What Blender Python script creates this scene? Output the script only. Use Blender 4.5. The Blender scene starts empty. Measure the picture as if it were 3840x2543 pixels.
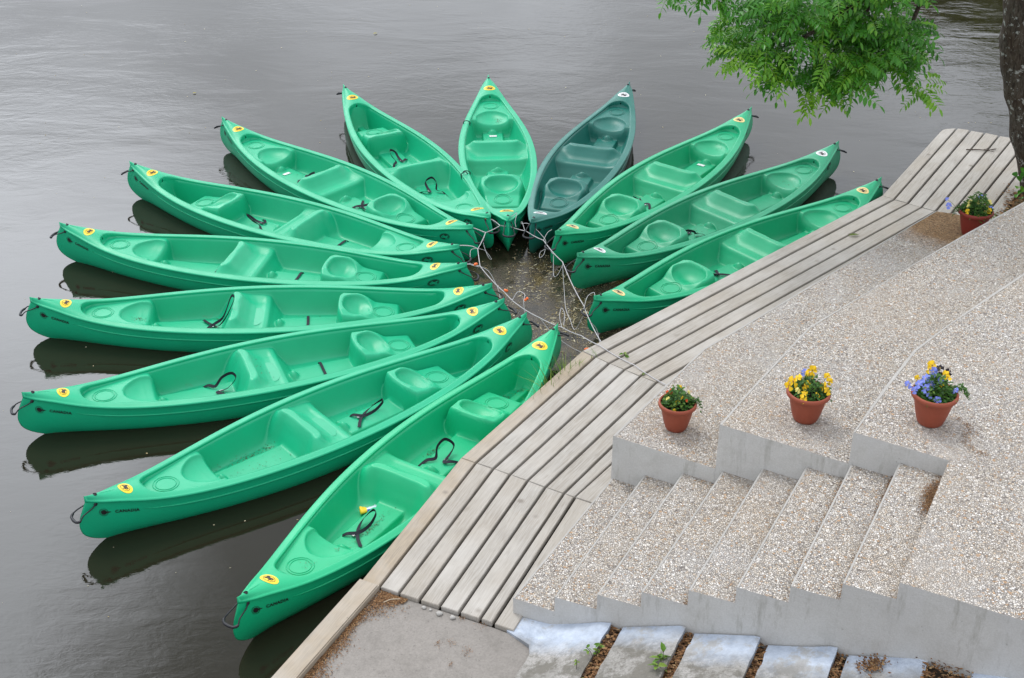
import bpy, bmesh, math, random
from mathutils import Vector, Matrix, noise as mnoise
random.seed(7)
PI = math.pi
SC = bpy.context.scene
COL = SC.collection

# ------------------------------------------------------------------ helpers
def tag(o, label=None, cat=None, group=None, kind=None):
    if label: o['label'] = label
    if cat: o['category'] = cat
    if group: o['group'] = group
    if kind: o['kind'] = kind
    return o

def empty(name, loc=(0, 0, 0), rz=0.0):
    o = bpy.data.objects.new(name, None)
    o.empty_display_size = 0.2
    o.location = loc
    o.rotation_euler = (0, 0, rz)
    COL.objects.link(o)
    return o

def link(name, me, parent=None):
    o = bpy.data.objects.new(name, me)
    COL.objects.link(o)
    if parent: o.parent = parent
    return o

def pydata(name, verts, faces, mats, mi=None, smooth=False):
    me = bpy.data.meshes.new(name)
    me.from_pydata(verts, [], faces)
    for m in (mats if isinstance(mats, (list, tuple)) else [mats]):
        me.materials.append(m)
    if mi:
        me.polygons.foreach_set('material_index', mi)
    if smooth:
        me.polygons.foreach_set('use_smooth', [True] * len(me.polygons))
    me.update()
    return me

class MB:
    """collects vertices and faces for one mesh"""
    def __init__(s):
        s.v = []; s.f = []; s.mi = []; s.tint = []
    def add(s, vs, fs, mi=0, tint=None):
        b = len(s.v)
        s.v += [tuple(p) for p in vs]
        for f in fs:
            s.f.append(tuple(b + i for i in f)); s.mi.append(mi)
        if tint is not None: s.tint += [tint] * len(vs)
    def mesh(s, name, mats, smooth=False):
        me = pydata(name, s.v, s.f, mats, s.mi, smooth)
        if s.tint:
            a = me.attributes.new('tint', 'FLOAT', 'POINT')
            a.data.foreach_set('value', s.tint)
        return me

def tube_into(mb, pts, r, n=8, closed=False, cap=True, mi=0, smooth_sub=0):
    pts = [Vector(p) for p in pts]
    if smooth_sub: pts = catmull(pts, smooth_sub, closed)
    N = len(pts)
    rings = []
    up = Vector((0, 0, 1))
    prev = None
    for i, p in enumerate(pts):
        if closed: t = pts[(i + 1) % N] - pts[i - 1]
        else: t = pts[min(i + 1, N - 1)] - pts[max(i - 1, 0)]
        t.normalize()
        if prev is None:
            a = up if abs(t.z) < .9 else Vector((1, 0, 0))
            s = t.cross(a).normalized()
        else:
            s = (prev - t * prev.dot(t))
            s = s.normalized() if s.length > 1e-6 else t.orthogonal().normalized()
        prev = s
        b = s.cross(t)
        rr = r(i / (N - 1)) if callable(r) else r
        rings.append([p + (s * math.cos(2 * PI * k / n) + b * math.sin(2 * PI * k / n)) * rr for k in range(n)])
    vs = [q for ring in rings for q in ring]
    fs = []
    M = N if closed else N - 1
    for i in range(M):
        j = (i + 1) % N
        for k in range(n):
            l = (k + 1) % n
            fs.append((i * n + k, i * n + l, j * n + l, j * n + k))
    if cap and not closed:
        fs.append(tuple(range(n))); fs.append(tuple((N - 1) * n + k for k in reversed(range(n))))
    mb.add(vs, fs, mi)

def catmull(P, sub, closed=False):
    out = []
    N = len(P)
    for i in range(N if closed else N - 1):
        p1, p2 = P[i], P[(i + 1) % N]
        p0 = P[i - 1] if (closed or i > 0) else p1 + (p1 - p2)
        p3 = P[(i + 2) % N] if (closed or i + 2 < N) else p2 + (p2 - p1)
        for k in range(sub):
            t = k / sub
            out.append(0.5 * ((2 * p1) + (p2 - p0) * t + (2 * p0 - 5 * p1 + 4 * p2 - p3) * t * t + (3 * p1 - p0 - 3 * p2 + p3) * t ** 3))
    if not closed: out.append(P[-1].copy())
    return out

def lathe_into(mb, prof, n=40, c=(0, 0, 0), mi=0):
    vs = []; fs = []
    for r, z in prof:
        for k in range(n):
            a = 2 * PI * k / n
            vs.append((c[0] + r * math.cos(a), c[1] + r * math.sin(a), c[2] + z))
    for i in range(len(prof) - 1):
        for k in range(n):
            l = (k + 1) % n
            fs.append((i * n + k, i * n + l, (i + 1) * n + l, (i + 1) * n + k))
    mb.add(vs, fs, mi)

def ipl(x, pts):
    if x <= pts[0][0]: return pts[0][1]
    for (a, b), (c, d) in zip(pts, pts[1:]):
        if x <= c:
            return b + (d - b) * (x - a) / (c - a)
    return pts[-1][1]

_SL = {}
def ips(x, pts):          # smooth monotone cubic through the points
    if x <= pts[0][0]: return pts[0][1]
    if x >= pts[-1][0]: return pts[-1][1]
    key = tuple(pts) if len(pts) < 40 else id(pts)
    m = _SL.get(key)
    if m is None:
        n = len(pts); d = [(pts[k + 1][1] - pts[k][1]) / (pts[k + 1][0] - pts[k][0]) for k in range(n - 1)]
        m = [d[0]] + [0.] * (n - 2) + [d[-1]]
        for k in range(1, n - 1):
            if d[k - 1] * d[k] > 0: m[k] = 2 * d[k - 1] * d[k] / (d[k - 1] + d[k])
        _SL[key] = m
    for k in range(len(pts) - 1):
        if x <= pts[k + 1][0]:
            h = pts[k + 1][0] - pts[k][0]; t = (x - pts[k][0]) / h
            a = (1 + 2 * t) * (1 - t) ** 2; b = t * (1 - t) ** 2; c = t * t * (3 - 2 * t); e = t * t * (t - 1)
            return a * pts[k][1] + b * h * m[k] + c * pts[k + 1][1] + e * h * m[k + 1]

def sst(a, b, x):
    t = max(0., min(1., (x - a) / (b - a)))
    return t * t * (3 - 2 * t)

def smax(a, b, k):
    h = max(0., min(1., .5 + .5 * (a - b) / k))
    return b + (a - b) * h + k * h * (1 - h)

# ------------------------------------------------------------------ materials
class NT:
    def __init__(s, name):
        s.m = bpy.data.materials.new(name); s.m.use_nodes = True
        s.t = s.m.node_tree; s.t.nodes.clear()
        s.out = s.t.nodes.new('ShaderNodeOutputMaterial')
    def n(s, typ, **kw):
        nd = s.t.nodes.new('ShaderNode' + typ)
        for k, v in kw.items():
            if k in nd.inputs.keys() if isinstance(k, str) else False:
                nd.inputs[k].default_value = v
            else: setattr(nd, k, v)
        return nd
    def set(s, nd, **kw):
        for k, v in kw.items(): nd.inputs[k.replace('_', ' ')].default_value = v
        return nd
    def l(s, a, b): s.t.links.new(a, b)
    def val(s, nd, idx, v): nd.inputs[idx].default_value = v; return nd
    def coord(s, which='Object', scale=(1, 1, 1), off=None):
        tc = s.n('TexCoord'); mp = s.n('Mapping')
        s.l(tc.outputs[which], mp.inputs['Vector'])
        mp.inputs['Scale'].default_value = scale
        if off is not None: s.l(off, mp.inputs['Location'])
        return mp.outputs['Vector']
    def noise(s, vec, scale, detail=4, rough=.55, dist=0.):
        nd = s.n('TexNoise'); s.l(vec, nd.inputs['Vector'])
        s.set(nd, Scale=scale, Detail=detail, Roughness=rough, Distortion=dist)
        return nd.outputs['Fac']
    def vor(s, vec, scale, feature='F1', rnd=1.0):
        nd = s.n('TexVoronoi'); nd.feature = feature
        s.l(vec, nd.inputs['Vector']); s.set(nd, Scale=scale, Randomness=rnd)
        return nd
    def ramp(s, fac, stops, interp='LINEAR'):
        nd = s.n('ValToRGB'); cr = nd.color_ramp; cr.interpolation = interp
        while len(cr.elements) < len(stops): cr.elements.new(.5)
        for e, (p, c) in zip(cr.elements, stops):
            e.position = p
            e.color = (c, c, c, 1) if isinstance(c, (int, float)) else (*c, 1)
        s.l(fac, nd.inputs['Fac'])
        return nd.outputs['Color']
    def math(s, op, a, b=None, clamp=False):
        nd = s.n('Math'); nd.operation = op; nd.use_clamp = clamp
        for i, q in enumerate((a, b)):
            if q is None: continue
            if isinstance(q, (int, float)): nd.inputs[i].default_value = q
            else: s.l(q, nd.inputs[i])
        return nd.outputs[0]
    def mix(s, fac, a, b, mode='MIX'):
        nd = s.n('Mix'); nd.data_type = 'RGBA'; nd.blend_type = mode
        for i, q in ((0, fac), (6, a), (7, b)):
            if isinstance(q, (int, float)): nd.inputs[i].default_value = q
            elif isinstance(q, tuple): nd.inputs[i].default_value = (*q, 1)
            else: s.l(q, nd.inputs[i])
        return nd.outputs[2]
    def bsdf(s, col, rough=.6, spec=.4, normal=None, **kw):
        b = s.n('BsdfPrincipled')
        if isinstance(col, tuple): b.inputs['Base Color'].default_value = (*col, 1)
        else: s.l(col, b.inputs['Base Color'])
        if isinstance(rough, (int, float)): b.inputs['Roughness'].default_value = rough
        else: s.l(rough, b.inputs['Roughness'])
        b.inputs['Specular IOR Level'].default_value = spec
        if normal is not None: s.l(normal, b.inputs['Normal'])
        for k, v in kw.items(): b.inputs[k].default_value = v
        s.l(b.outputs[0], s.out.inputs['Surface'])
        return b
    def bump(s, h, strength=.3, dist=.01):
        nd = s.n('Bump'); s.l(h, nd.inputs['Height'])
        s.set(nd, Strength=strength, Distance=dist)
        return nd.outputs['Normal']
    def sep(s, vec):
        nd = s.n('SeparateXYZ'); s.l(vec, nd.inputs[0]); return nd.outputs
    def oinfo(s): return s.n('ObjectInfo').outputs['Random']

def mat_plain(name, col, rough=.6, spec=.4, metal=0.):
    t = NT(name); v = t.coord()
    f = t.noise(v, 14, 3)
    c = t.mix(t.math('MULTIPLY', f, .35), col, tuple(x * .6 for x in col))
    b = t.bsdf(c, rough, spec); b.inputs['Metallic'].default_value = metal
    return t.m

def mat_plastic(name, col, worn=0.0, dirt=.5, wear_col=(.30, .50, .42)):
    """moulded polyethylene; faint mottling, scuffs, crumbs of dirt in the wells"""
    t = NT(name)
    tc = t.n('TexCoord'); oi = t.n('ObjectInfo')
    # the canoe meshes share local coordinates; the canoe's own place shifts the pattern
    add = t.n('VectorMath'); add.operation = 'ADD'
    sc = t.n('VectorMath'); sc.operation = 'MULTIPLY'; sc.inputs[1].default_value = (3.1, 2.7, 0)
    t.l(oi.outputs['Location'], sc.inputs[0])
    t.l(tc.outputs['Object'], add.inputs[0]); t.l(sc.outputs[0], add.inputs[1])
    v = add.outputs[0]
    f1 = t.noise(v, 3.0, 4, .6)
    c = t.mix(t.ramp(f1, [(.3, 0.), (.7, .5)]), col, tuple(x * .80 for x in col))
    f2 = t.noise(v, 240, 2, .5)
    c = t.mix(t.math('MULTIPLY', f2, .14), c, tuple(min(1, x * 1.3 + .002) for x in col))
    # scuffs: thin pale scratches
    mp = t.n('Mapping'); t.l(v, mp.inputs['Vector']); mp.inputs['Scale'].default_value = (2.2, 34, 10)
    f3 = t.noise(mp.outputs[0], 2.4, 5, .7, .4)
    s1 = t.ramp(f3, [(.66 - .1 * worn, 0.), (.80, .14 + .5 * worn)])
    c = t.mix(s1, c, wear_col)
    if worn > 0:
        fw = t.noise(v, 5, 6, .75)
        c = t.mix(t.ramp(fw, [(.35, 0.), (.75, worn)]), c, wear_col)
    # damp silt and leaf crumbs low in the wells
    z = t.sep(tc.outputs['Object'])[2]
    low = t.ramp(z, [(.0, 1.), (.10, .25), (.22, .12), (.34, .02)])
    fd = t.noise(v, 5.5, 6, .72, .6)
    d1 = t.ramp(fd, [(.60, 0.), (.72, .85)])
    fs = t.noise(v, 60, 3, .6)
    d2 = t.ramp(fs, [(.64, 0.), (.70, 1.)])
    d = t.math('MULTIPLY', t.math('MULTIPLY', t.math('ADD', t.math('MULTIPLY', d1, .55), t.math('MULTIPLY', d2, d1)), low), dirt, True)
    c = t.mix(d, c, (.10, .075, .04))
    wl = t.math('MULTIPLY', t.math('LESS_THAN', t.math('ADD', z, t.math('MULTIPLY', f3, .02)), .012), t.ramp(fd, [(.42, 0.), (.6, .8)]))
    c = t.mix(wl, c, (.24, .19, .12))
    r = t.ramp(f1, [(.3, .36), (.7, .50)])
    b = t.bsdf(c, r, .45, t.bump(f2, .08, .002))
    return t.m

def mat_gravel(name, wet=False):
    t = NT(name); v = t.coord()
    wob = t.noise(v, 9, 3)
    va = t.n('VectorMath'); va.operation = 'MULTIPLY_ADD'
    nn = t.n('TexNoise'); t.l(v, nn.inputs['Vector']); t.set(nn, Scale=26., Detail=2.)
    t.l(nn.outputs['Color'], va.inputs[0]); va.inputs[1].default_value = (.018,) * 3; t.l(v, va.inputs[2])
    vv = va.outputs[0]
    vo = t.vor(vv, 68.)
    rr = t.sep(vo.outputs['Color'])
    stone = t.ramp(rr[0], [(0, (.55, .49, .41)), (.16, (.62, .57, .51)), (.32, (.43, .38, .325)), (.46, (.72, .675, .62)), (.60, (.52, .41, .30)),
                           (.70, (.56, .53, .50)), (.80, (.30, .27, .25)), (.88, (.38, .235, .13)), (.93, (.13, .11, .10)), (.97, (.78, .75, .71))], 'CONSTANT')
    stone = t.mix(t.math('MULTIPLY', rr[1], .5), stone, (.44, .40, .35))
    vd = t.vor(vv, 68., 'DISTANCE_TO_EDGE')
    gap = t.ramp(vd.outputs['Distance'], [(.02, 1.), (.13, 0.)])
    # second, larger pebbles here and there
    v2 = t.vor(vv, 31.); r2 = t.sep(v2.outputs['Color'])
    big = t.math('MULTIPLY', t.math('GREATER_THAN', r2[0], .86), t.math('LESS_THAN', v2.outputs['Distance'], .36))
    stone = t.mix(big, stone, t.ramp(r2[1], [(0, (.70, .66, .60)), (.4, (.46, .30, .18)), (.7, (.55, .53, .50)), (.9, (.78, .76, .72))], 'CONSTANT'))
    mortar = t.noise(v, 3.2, 5, .65)
    gap2 = t.math('MULTIPLY', gap, t.math('SUBTRACT', 1., big))
    c = t.mix(gap2, stone, t.mix(mortar, (.13, .115, .10), (.28, .26, .24)))
    # cement film left on parts of the surface
    film = t.ramp(t.noise(v, 1.7, 6, .68), [(.52, 0.), (.72, .55)])
    c = t.mix(film, c, (.45, .435, .42))
    dust = t.ramp(t.noise(v, .9, 4, .6), [(.45, 0.), (.75, .35)])
    c = t.mix(dust, c, (.42, .34, .25))
    if wet:
        # damp soil-brown patch at the far end, beside the flower pot
        tc = t.n('TexCoord'); ds = t.n('VectorMath'); ds.operation = 'DISTANCE'
        t.l(tc.outputs['Object'], ds.inputs[0]); ds.inputs[1].default_value = (4.62, 13.05, .93)
        rad = t.math('ADD', ds.outputs['Value'], t.math('MULTIPLY', t.noise(v, 4, 5, .7), .55))
        wetf = t.ramp(rad, [(.62, .95), (1.0, 0.)])
        c = t.mix(wetf, c, t.mix(1., stone, (.52, .34, .17), 'MULTIPLY'))
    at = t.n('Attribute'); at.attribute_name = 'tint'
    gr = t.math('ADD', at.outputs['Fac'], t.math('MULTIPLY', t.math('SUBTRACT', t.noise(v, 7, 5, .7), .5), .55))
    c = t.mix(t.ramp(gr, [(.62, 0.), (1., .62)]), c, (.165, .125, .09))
    h = t.math('SUBTRACT', 1., t.math('MULTIPLY', gap, 1.0))
    b = t.bsdf(c, .75, .25, t.bump(h, .9, .006))
    return t.m

def mat_concrete(name, base=(.56, .553, .535), dark=(.36, .35, .32), grain=90., stain=True, pits=.0):
    t = NT(name); v = t.coord()
    a = t.noise(v, 1.6, 6, .62); b_ = t.noise(v, 7, 6, .7)
    c = t.mix(t.ramp(a, [(.3, 0.), (.75, .8)]), base, tuple(x * .80 for x in base))
    c = t.mix(t.ramp(b_, [(.5, 0.), (.8, .55)]), c, dark)
    g = t.noise(v, grain, 4, .65)
    c = t.mix(t.ramp(g, [(.35, .35), (.62, 0.)]), c, dark)
    if stain:
        vs = t.coord('Object', (5, 5, .9))
        s = t.noise(vs, 2.2, 6, .7)
        c = t.mix(t.ramp(s, [(.54, 0.), (.74, .75)]), c, (.22, .21, .165))
        c = t.mix(t.ramp(t.noise(v, 11, 6, .8), [(.64, 0.), (.72, .7)]), c, (.15, .14, .11))
        c = t.mix(t.ramp(t.noise(vs, 1.1, 3), [(.5, 0.), (.8, .35)]), c, (.56, .56, .57))
    if pits:
        p = t.noise(v, 38, 5, .75)
        c = t.mix(t.ramp(p, [(.60, 0.), (.70, pits)]), c, (.09, .085, .075))
    t.bsdf(c, .85, .2, t.bump(t.math('ADD', g, t.math('MULTIPLY', b_, 2.)), .35, .006))
    return t.m

def mat_wood(name, base=(.405, .385, .352), warm=(.36, .318, .262)):
    """weathered deck board, grain along local X"""
    t = NT(name); rnd = t.oinfo()
    off = t.n('CombineXYZ'); m1 = t.math('MULTIPLY', rnd, 37.); t.l(m1, off.inputs[0]); t.l(t.math('MULTIPLY', rnd, 91.), off.inputs[1])
    v = t.coord('Object', (1, 1, 1), off.outputs[0])
    mp = t.n('Mapping'); t.l(v, mp.inputs['Vector']); mp.inputs['Scale'].default_value = (1.3, 26, 8)
    g = t.noise(mp.outputs[0], 3.2, 6, .62, .9)
    mp2 = t.n('Mapping'); t.l(v, mp2.inputs['Vector']); mp2.inputs['Scale'].default_value = (.8, 5.5, 3)
    w = t.n('TexWave'); w.bands_direction = 'Y'; t.l(mp2.outputs[0], w.inputs['Vector'])
    t.set(w, Scale=3.6, Distortion=7.5, Detail=3., Detail_Scale=.9)
    tone = t.mix(rnd, base, tuple(.5 * a + .5 * b for a, b in zip(base, warm)))
    c = t.mix(t.ramp(g, [(.36, .65), (.62, 0.)]), tone, (.20, .175, .145))
    c = t.mix(t.math('MULTIPLY', w.outputs['Fac'], .22), c, (.27, .235, .20))
    bl = t.noise(v, 2.1, 5, .65)
    c = t.mix(t.ramp(bl, [(.42, 0.), (.75, .55)]), c, warm)
    c = t.mix(t.ramp(t.noise(v, 1.1, 4, .6), [(.45, 0.), (.7, .5)]), c, (.50, .48, .45))
    # knots and nail stains
    vo = t.vor(v, 2.6); k = t.ramp(vo.outputs['Distance'], [(.045, .8), (.075, .30), (.11, 0.)])
    c = t.mix(k, c, (.19, .165, .14))
    sp = t.ramp(t.noise(v, 34, 3, .6), [(.70, 0.), (.75, .75)])
    c = t.mix(sp, c, (.10, .09, .075))
    t.bsdf(c, .8, .25, t.bump(g, .35, .004))
    return t.m

def mat_leaf(name, dark, light, yellow, trans=.35, rough=.5):
    t = NT(name)
    at = t.n('Attribute'); at.attribute_name = 'tint'
    c = t.ramp(at.outputs['Fac'], [(0, dark), (.55, light), (1., yellow)])
    v = t.coord(); c = t.mix(t.math('MULTIPLY', t.noise(v, 30, 2), .3), c, dark)
    b = t.n('BsdfPrincipled'); t.l(c, b.inputs['Base Color'])
    t.set(b, Roughness=rough); b.inputs['Specular IOR Level'].default_value = .35
    tr = t.n('BsdfTranslucent'); t.l(t.mix(.35, c, yellow), tr.inputs['Color'])
    ms = t.n('MixShader'); ms.inputs[0].default_value = trans
    t.l(b.outputs[0], ms.inputs[1]); t.l(tr.outputs[0], ms.inputs[2]); t.l(ms.outputs[0], t.out.inputs['Surface'])
    return t.m

def mat_flakes(name, stops, rough=.8):
    t = NT(name)
    at = t.n('Attribute'); at.attribute_name = 'tint'
    v = t.coord()
    c = t.mix(t.math('MULTIPLY', t.noise(v, 60, 2), .4), t.ramp(at.outputs['Fac'], stops), (.05, .04, .03))
    t.bsdf(c, rough, .25)
    return t.m

GREEN = (.003, .385, .188)
M = {}
M['green'] = mat_plastic('green_plastic', GREEN, .02, .6, (.16, .48, .34))
M['green_vivid'] = mat_plastic('green_plastic_vivid', (.002, .40, .172), .02, .8, (.16, .48, .32))
M['green_faded'] = mat_plastic('green_plastic_faded', (.006, .285, .135), .10, .8, (.20, .42, .33))
M['green_mid'] = mat_plastic('green_plastic_mid', (.003, .35, .158), .03, .8)
M['teal'] = mat_plastic('dark_teal_plastic', (.006, .135, .105), .10, .5, (.08, .25, .22))
M['black'] = mat_plain('black_rubber', (.012, .013, .018), .5, .4)
M['webbing'] = mat_plain('black_webbing', (.010, .012, .020), .7, .3)
M['yellow'] = mat_plain('yellow_vinyl', (.86, .60, .03), .35, .4)
M['pale_yellow'] = mat_plain('faded_yellow_vinyl', (.78, .60, .25), .4, .4)
M['white'] = mat_plain('white_vinyl', (.72, .73, .73), .4, .4)
M['ink'] = mat_plain('black_ink', (.012, .012, .012), .45, .4)
M['steel'] = mat_plain('steel', (.5, .5, .5), .35, .5, .9)
M['rope'] = mat_plain('pale_cord', (.50, .49, .50), .8, .2)
M['orange'] = mat_plain('orange_tape', (.85, .16, .03), .5, .4)
M['gravel'] = mat_gravel('exposed_aggregate')
M['gravel_wet'] = mat_gravel('exposed_aggregate_with_damp_end', True)
M['concrete'] = mat_concrete('smooth_grey_concrete')
M['mortar'] = mat_concrete('pale_nosing_mortar', (.43, .415, .39), (.25, .235, .21), 40., False)
M['pad'] = mat_concrete('old_concrete', (.285, .262, .238), (.13, .12, .105), 70., False, .8)
M['wood'] = mat_wood('weathered_boards')
M['wood_warm'] = mat_wood('weathered_edge_boards', (.40, .345, .27), (.33, .25, .16))
M['joist'] = mat_plain('dark_joist_wood', (.05, .042, .032), .9, .2)
M['soil'] = mat_plain('dark_soil', (.045, .034, .024), .95, .1)
M['terracotta'] = None

# ------------------------------------------------------------------ camera
cam = bpy.data.cameras.new('camera'); co = bpy.data.objects.new('camera', cam); COL.objects.link(co)
cam.sensor_fit = 'HORIZONTAL'; cam.sensor_width = 36.0; cam.lens = 5105.98 / 3840 * 36
cam.clip_start = .05; cam.clip_end = 2000
pit = .538996; rol = -.0040873
c_, s_ = math.cos(rol), math.sin(rol)
fw = Vector((0, math.cos(pit), -math.sin(pit))); u0 = Vector((0, math.sin(pit), math.cos(pit))); r0 = Vector((1, 0, 0))
Rv = c_ * r0 - s_ * u0; Uv = s_ * r0 + c_ * u0
mw = Matrix((Rv, Uv, -fw)).transposed().to_4x4(); mw.translation = (0, 0, 7.29829)
co.matrix_world = mw
SC.camera = co

# ------------------------------------------------------------------ canoe
L2 = 2.375; XC = 1.87; XR = 1.74
def hw(X):
    t = min(1., abs(X) / L2); return .468 * (1 - t * t) ** 1.05 + .017 * math.sqrt(1 - t * t)
def zg(X):
    t = min(1., abs(X) / L2); t -= .055 * sst(.86, 1.04, t); return .288 + .232 * t ** 5.4
def hwi(X):
    a = abs(X)
    if a >= XC: return 0.
    w = max(.02, hw(X) - .062)
    if a > XR: w *= (1 - ((a - XR) / (XC - XR)) ** 2.6) ** (1 / 2.6)
    return w
FL = [0, .06, .12, .18, .24, .30, .36, .42, .48, .54, .60, .65, .70, .74, .78, .82, .855, .89, .92, .945, .965, .98, .992, 1.]
def SF(f): return ips(f, [(0, 2.372), (.12, 2.405), (.26, 2.44), (.40, 2.455), (.54, 2.44), (.66, 2.385), (.78, 2.27), (.88, 2.09), (.95, 1.85), (1, 1.5)])
def MF(f): return ips(f, [(0, .985), (.25, .985), (.45, .972), (.6, .945), (.74, .885), (.86, .76), (.94, .55), (1., 0.)])
ZK = -.115
def hull_pt(u, f, side):
    zt = zg(u * L2) - .028
    q = max(0., 1 - u * u); b = MF(f) * (.468 * q ** (1.05 + .45 * f) + .017 * math.sqrt(q))
    return (u * SF(f), side * b, zt + (ZK - zt) * f)
def hull_y(x, z):
    u = x / 2.42; f = .2
    for _ in range(12):
        zt = zg(u * L2) - .028
        f = max(0., min(1., (zt - z) / (zt - ZK))); u = max(-1, min(1, x / SF(f)))
    return hull_pt(u, f, 1)[1]
def zdeck(X, Y):
    h = max(hw(X), .004); r = min(1., abs(Y) / h)
    a = abs(X)
    crown = .012 if a < XR else .012 + .016 * sst(XR, XC + .1, a)
    return zg(X) + crown * (1 - r * r) - .012 * (r ** 6)

def build_hull():
    mb = MB(); nu = 121
    us = [math.sin(PI / 2 * (-1 + 2 * i / (nu - 1))) for i in range(nu)]
    us = [(.6 * u + .4 * (-1 + 2 * i / (nu - 1))) for i, u in enumerate(us)]
    nf = len(FL)
    for side in (1, -1):
        vs = [hull_pt(u, f, side) for u in us for f in FL]
        fs = []
        for i in range(nu - 1):
            for j in range(nf - 1):
                q = (i * nf + j, (i + 1) * nf + j, (i + 1) * nf + j + 1, i * nf + j + 1)
                fs.append(q if side < 0 else q[::-1])
        mb.add(vs, fs)
    me = mb.mesh('hull', M['green'], True)
    bm = bmesh.new(); bm.from_mesh(me); bmesh.ops.remove_doubles(bm, verts=bm.verts, dist=.0008); bm.to_mesh(me); bm.free()
    me.polygons.foreach_set('use_smooth', [True] * len(me.polygons))
    return me

def build_rim():
    """gunwale rims and the two pointed end decks, one moulding"""
    mb = MB()
    xs = []
    n = 130
    for i in range(n + 1):
        s = -1 + 2 * i / n
        xs.append(L2 * (.75 * s + .25 * math.sin(PI / 2 * s)))
    xs += [XC - .0015, -XC + .0015, XC - .006, -XC + .006, XC - .015, -XC + .015, XC - .02, -XC + .02, XC - .04, -XC + .04, XC - .00001, -XC + .00001, XC + .00001, -XC - .00001, XC - .0005, -XC + .0005, XC - .003, -XC + .003, XR, -XR, XC - .01, -XC + .01, XC - .03, -XC + .03, XC - .06, -XC + .06]
    xs = sorted(set(round(x, 5) for x in xs))
    ts = [0, .06, .14, .26, .4, .55, .7, .82, .9, .96, 1.]
    for side in (1, -1):
        vs = []; rows = 0
        for X in xs:
            wi = hwi(X); wo = hw(X); lip = .019 * min(1., wo / .05)
            prof = []
            if wi > 0:
                prof += [(wi + .004, zg(X) - .034), (wi, zg(X) - .012), (wi + .002, zg(X) - .003)]
            else:
                zc = zdeck(X, 0); prof += [(0, zc), (0, zc), (0, zc)]
            for t in ts:
                Y = (wi + .006 * (1 if wi > 0 else 0)) * (1 - t) + (wo + lip * .5) * t
                z = zdeck(X, Y)
                if wi > 0: z -= .005 * (1 - min(1., t / .14)) ** 2
                prof.append((Y, z))
            prof += [(wo + lip, zg(X) - .020), (wo + lip * .95, zg(X) - .030), (wo + lip * .5, zg(X) - .036), (wo * .98, zg(X) - .034)]
            vs += [(X, side * y, z) for y, z in prof]; rows = len(prof)
        fs = []
        for i in range(len(xs) - 1):
            for j in range(rows - 1):
                q = (i * rows + j, (i + 1) * rows + j, (i + 1) * rows + j + 1, i * rows + j + 1)
                fs.append(q if side > 0 else q[::-1])
        # close the very tip
        mb.add(vs, fs)
    me = mb.mesh('gunwale', M['green'], True)
    bm = bmesh.new(); bm.from_mesh(me); bmesh.ops.remove_doubles(bm, verts=bm.verts, dist=.0006)
    bmesh.ops.dissolve_degenerate(bm, dist=.0004, edges=bm.edges)
    bmesh.ops.recalc_face_normals(bm, faces=bm.faces)
    bm.to_mesh(me); bm.free()
    me.polygons.foreach_set('use_smooth', [True] * len(me.polygons))
    return me

ZF = .008
BENCH = [(-.56, ZF), (-.48, .05), (-.41, .16), (-.345, .29), (-.318, .330), (-.295, .338), (-.270, .325), (-.21, .260), (-.15, .207), (-.10, .186), (-.055, .184), (-.015, .190), (.02, .180), (.06, .12), (.15, ZF)]
BENCHF = [(-.56, ZF), (-.47, .06), (-.39, .16), (-.33, .225), (-.28, .250), (-.20, .238), (-.10, .222), (-.03, .215), (.02, .20), (.07, .11), (.14, ZF)]
BOWC = [(.68, ZF), (.725, .04), (.755, .22), (.78, .315), (.795, .322), (.815, .300), (.86, .215), (.91, .172), (.98, .160), (1.04, .166), (1.09, .182), (1.13, .190), (1.30, .175), (1.36, .16), (1.41, .06), (1.47, ZF)]
BOWR = [(.70, ZF), (.745, .04), (.775, .22), (.797, .305), (.825, .318), (.93, .305), (1.02, .262), (1.10, .212), (1.16, .192), (1.30, .175), (1.36, .16), (1.41, .06), (1.47, ZF)]
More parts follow.
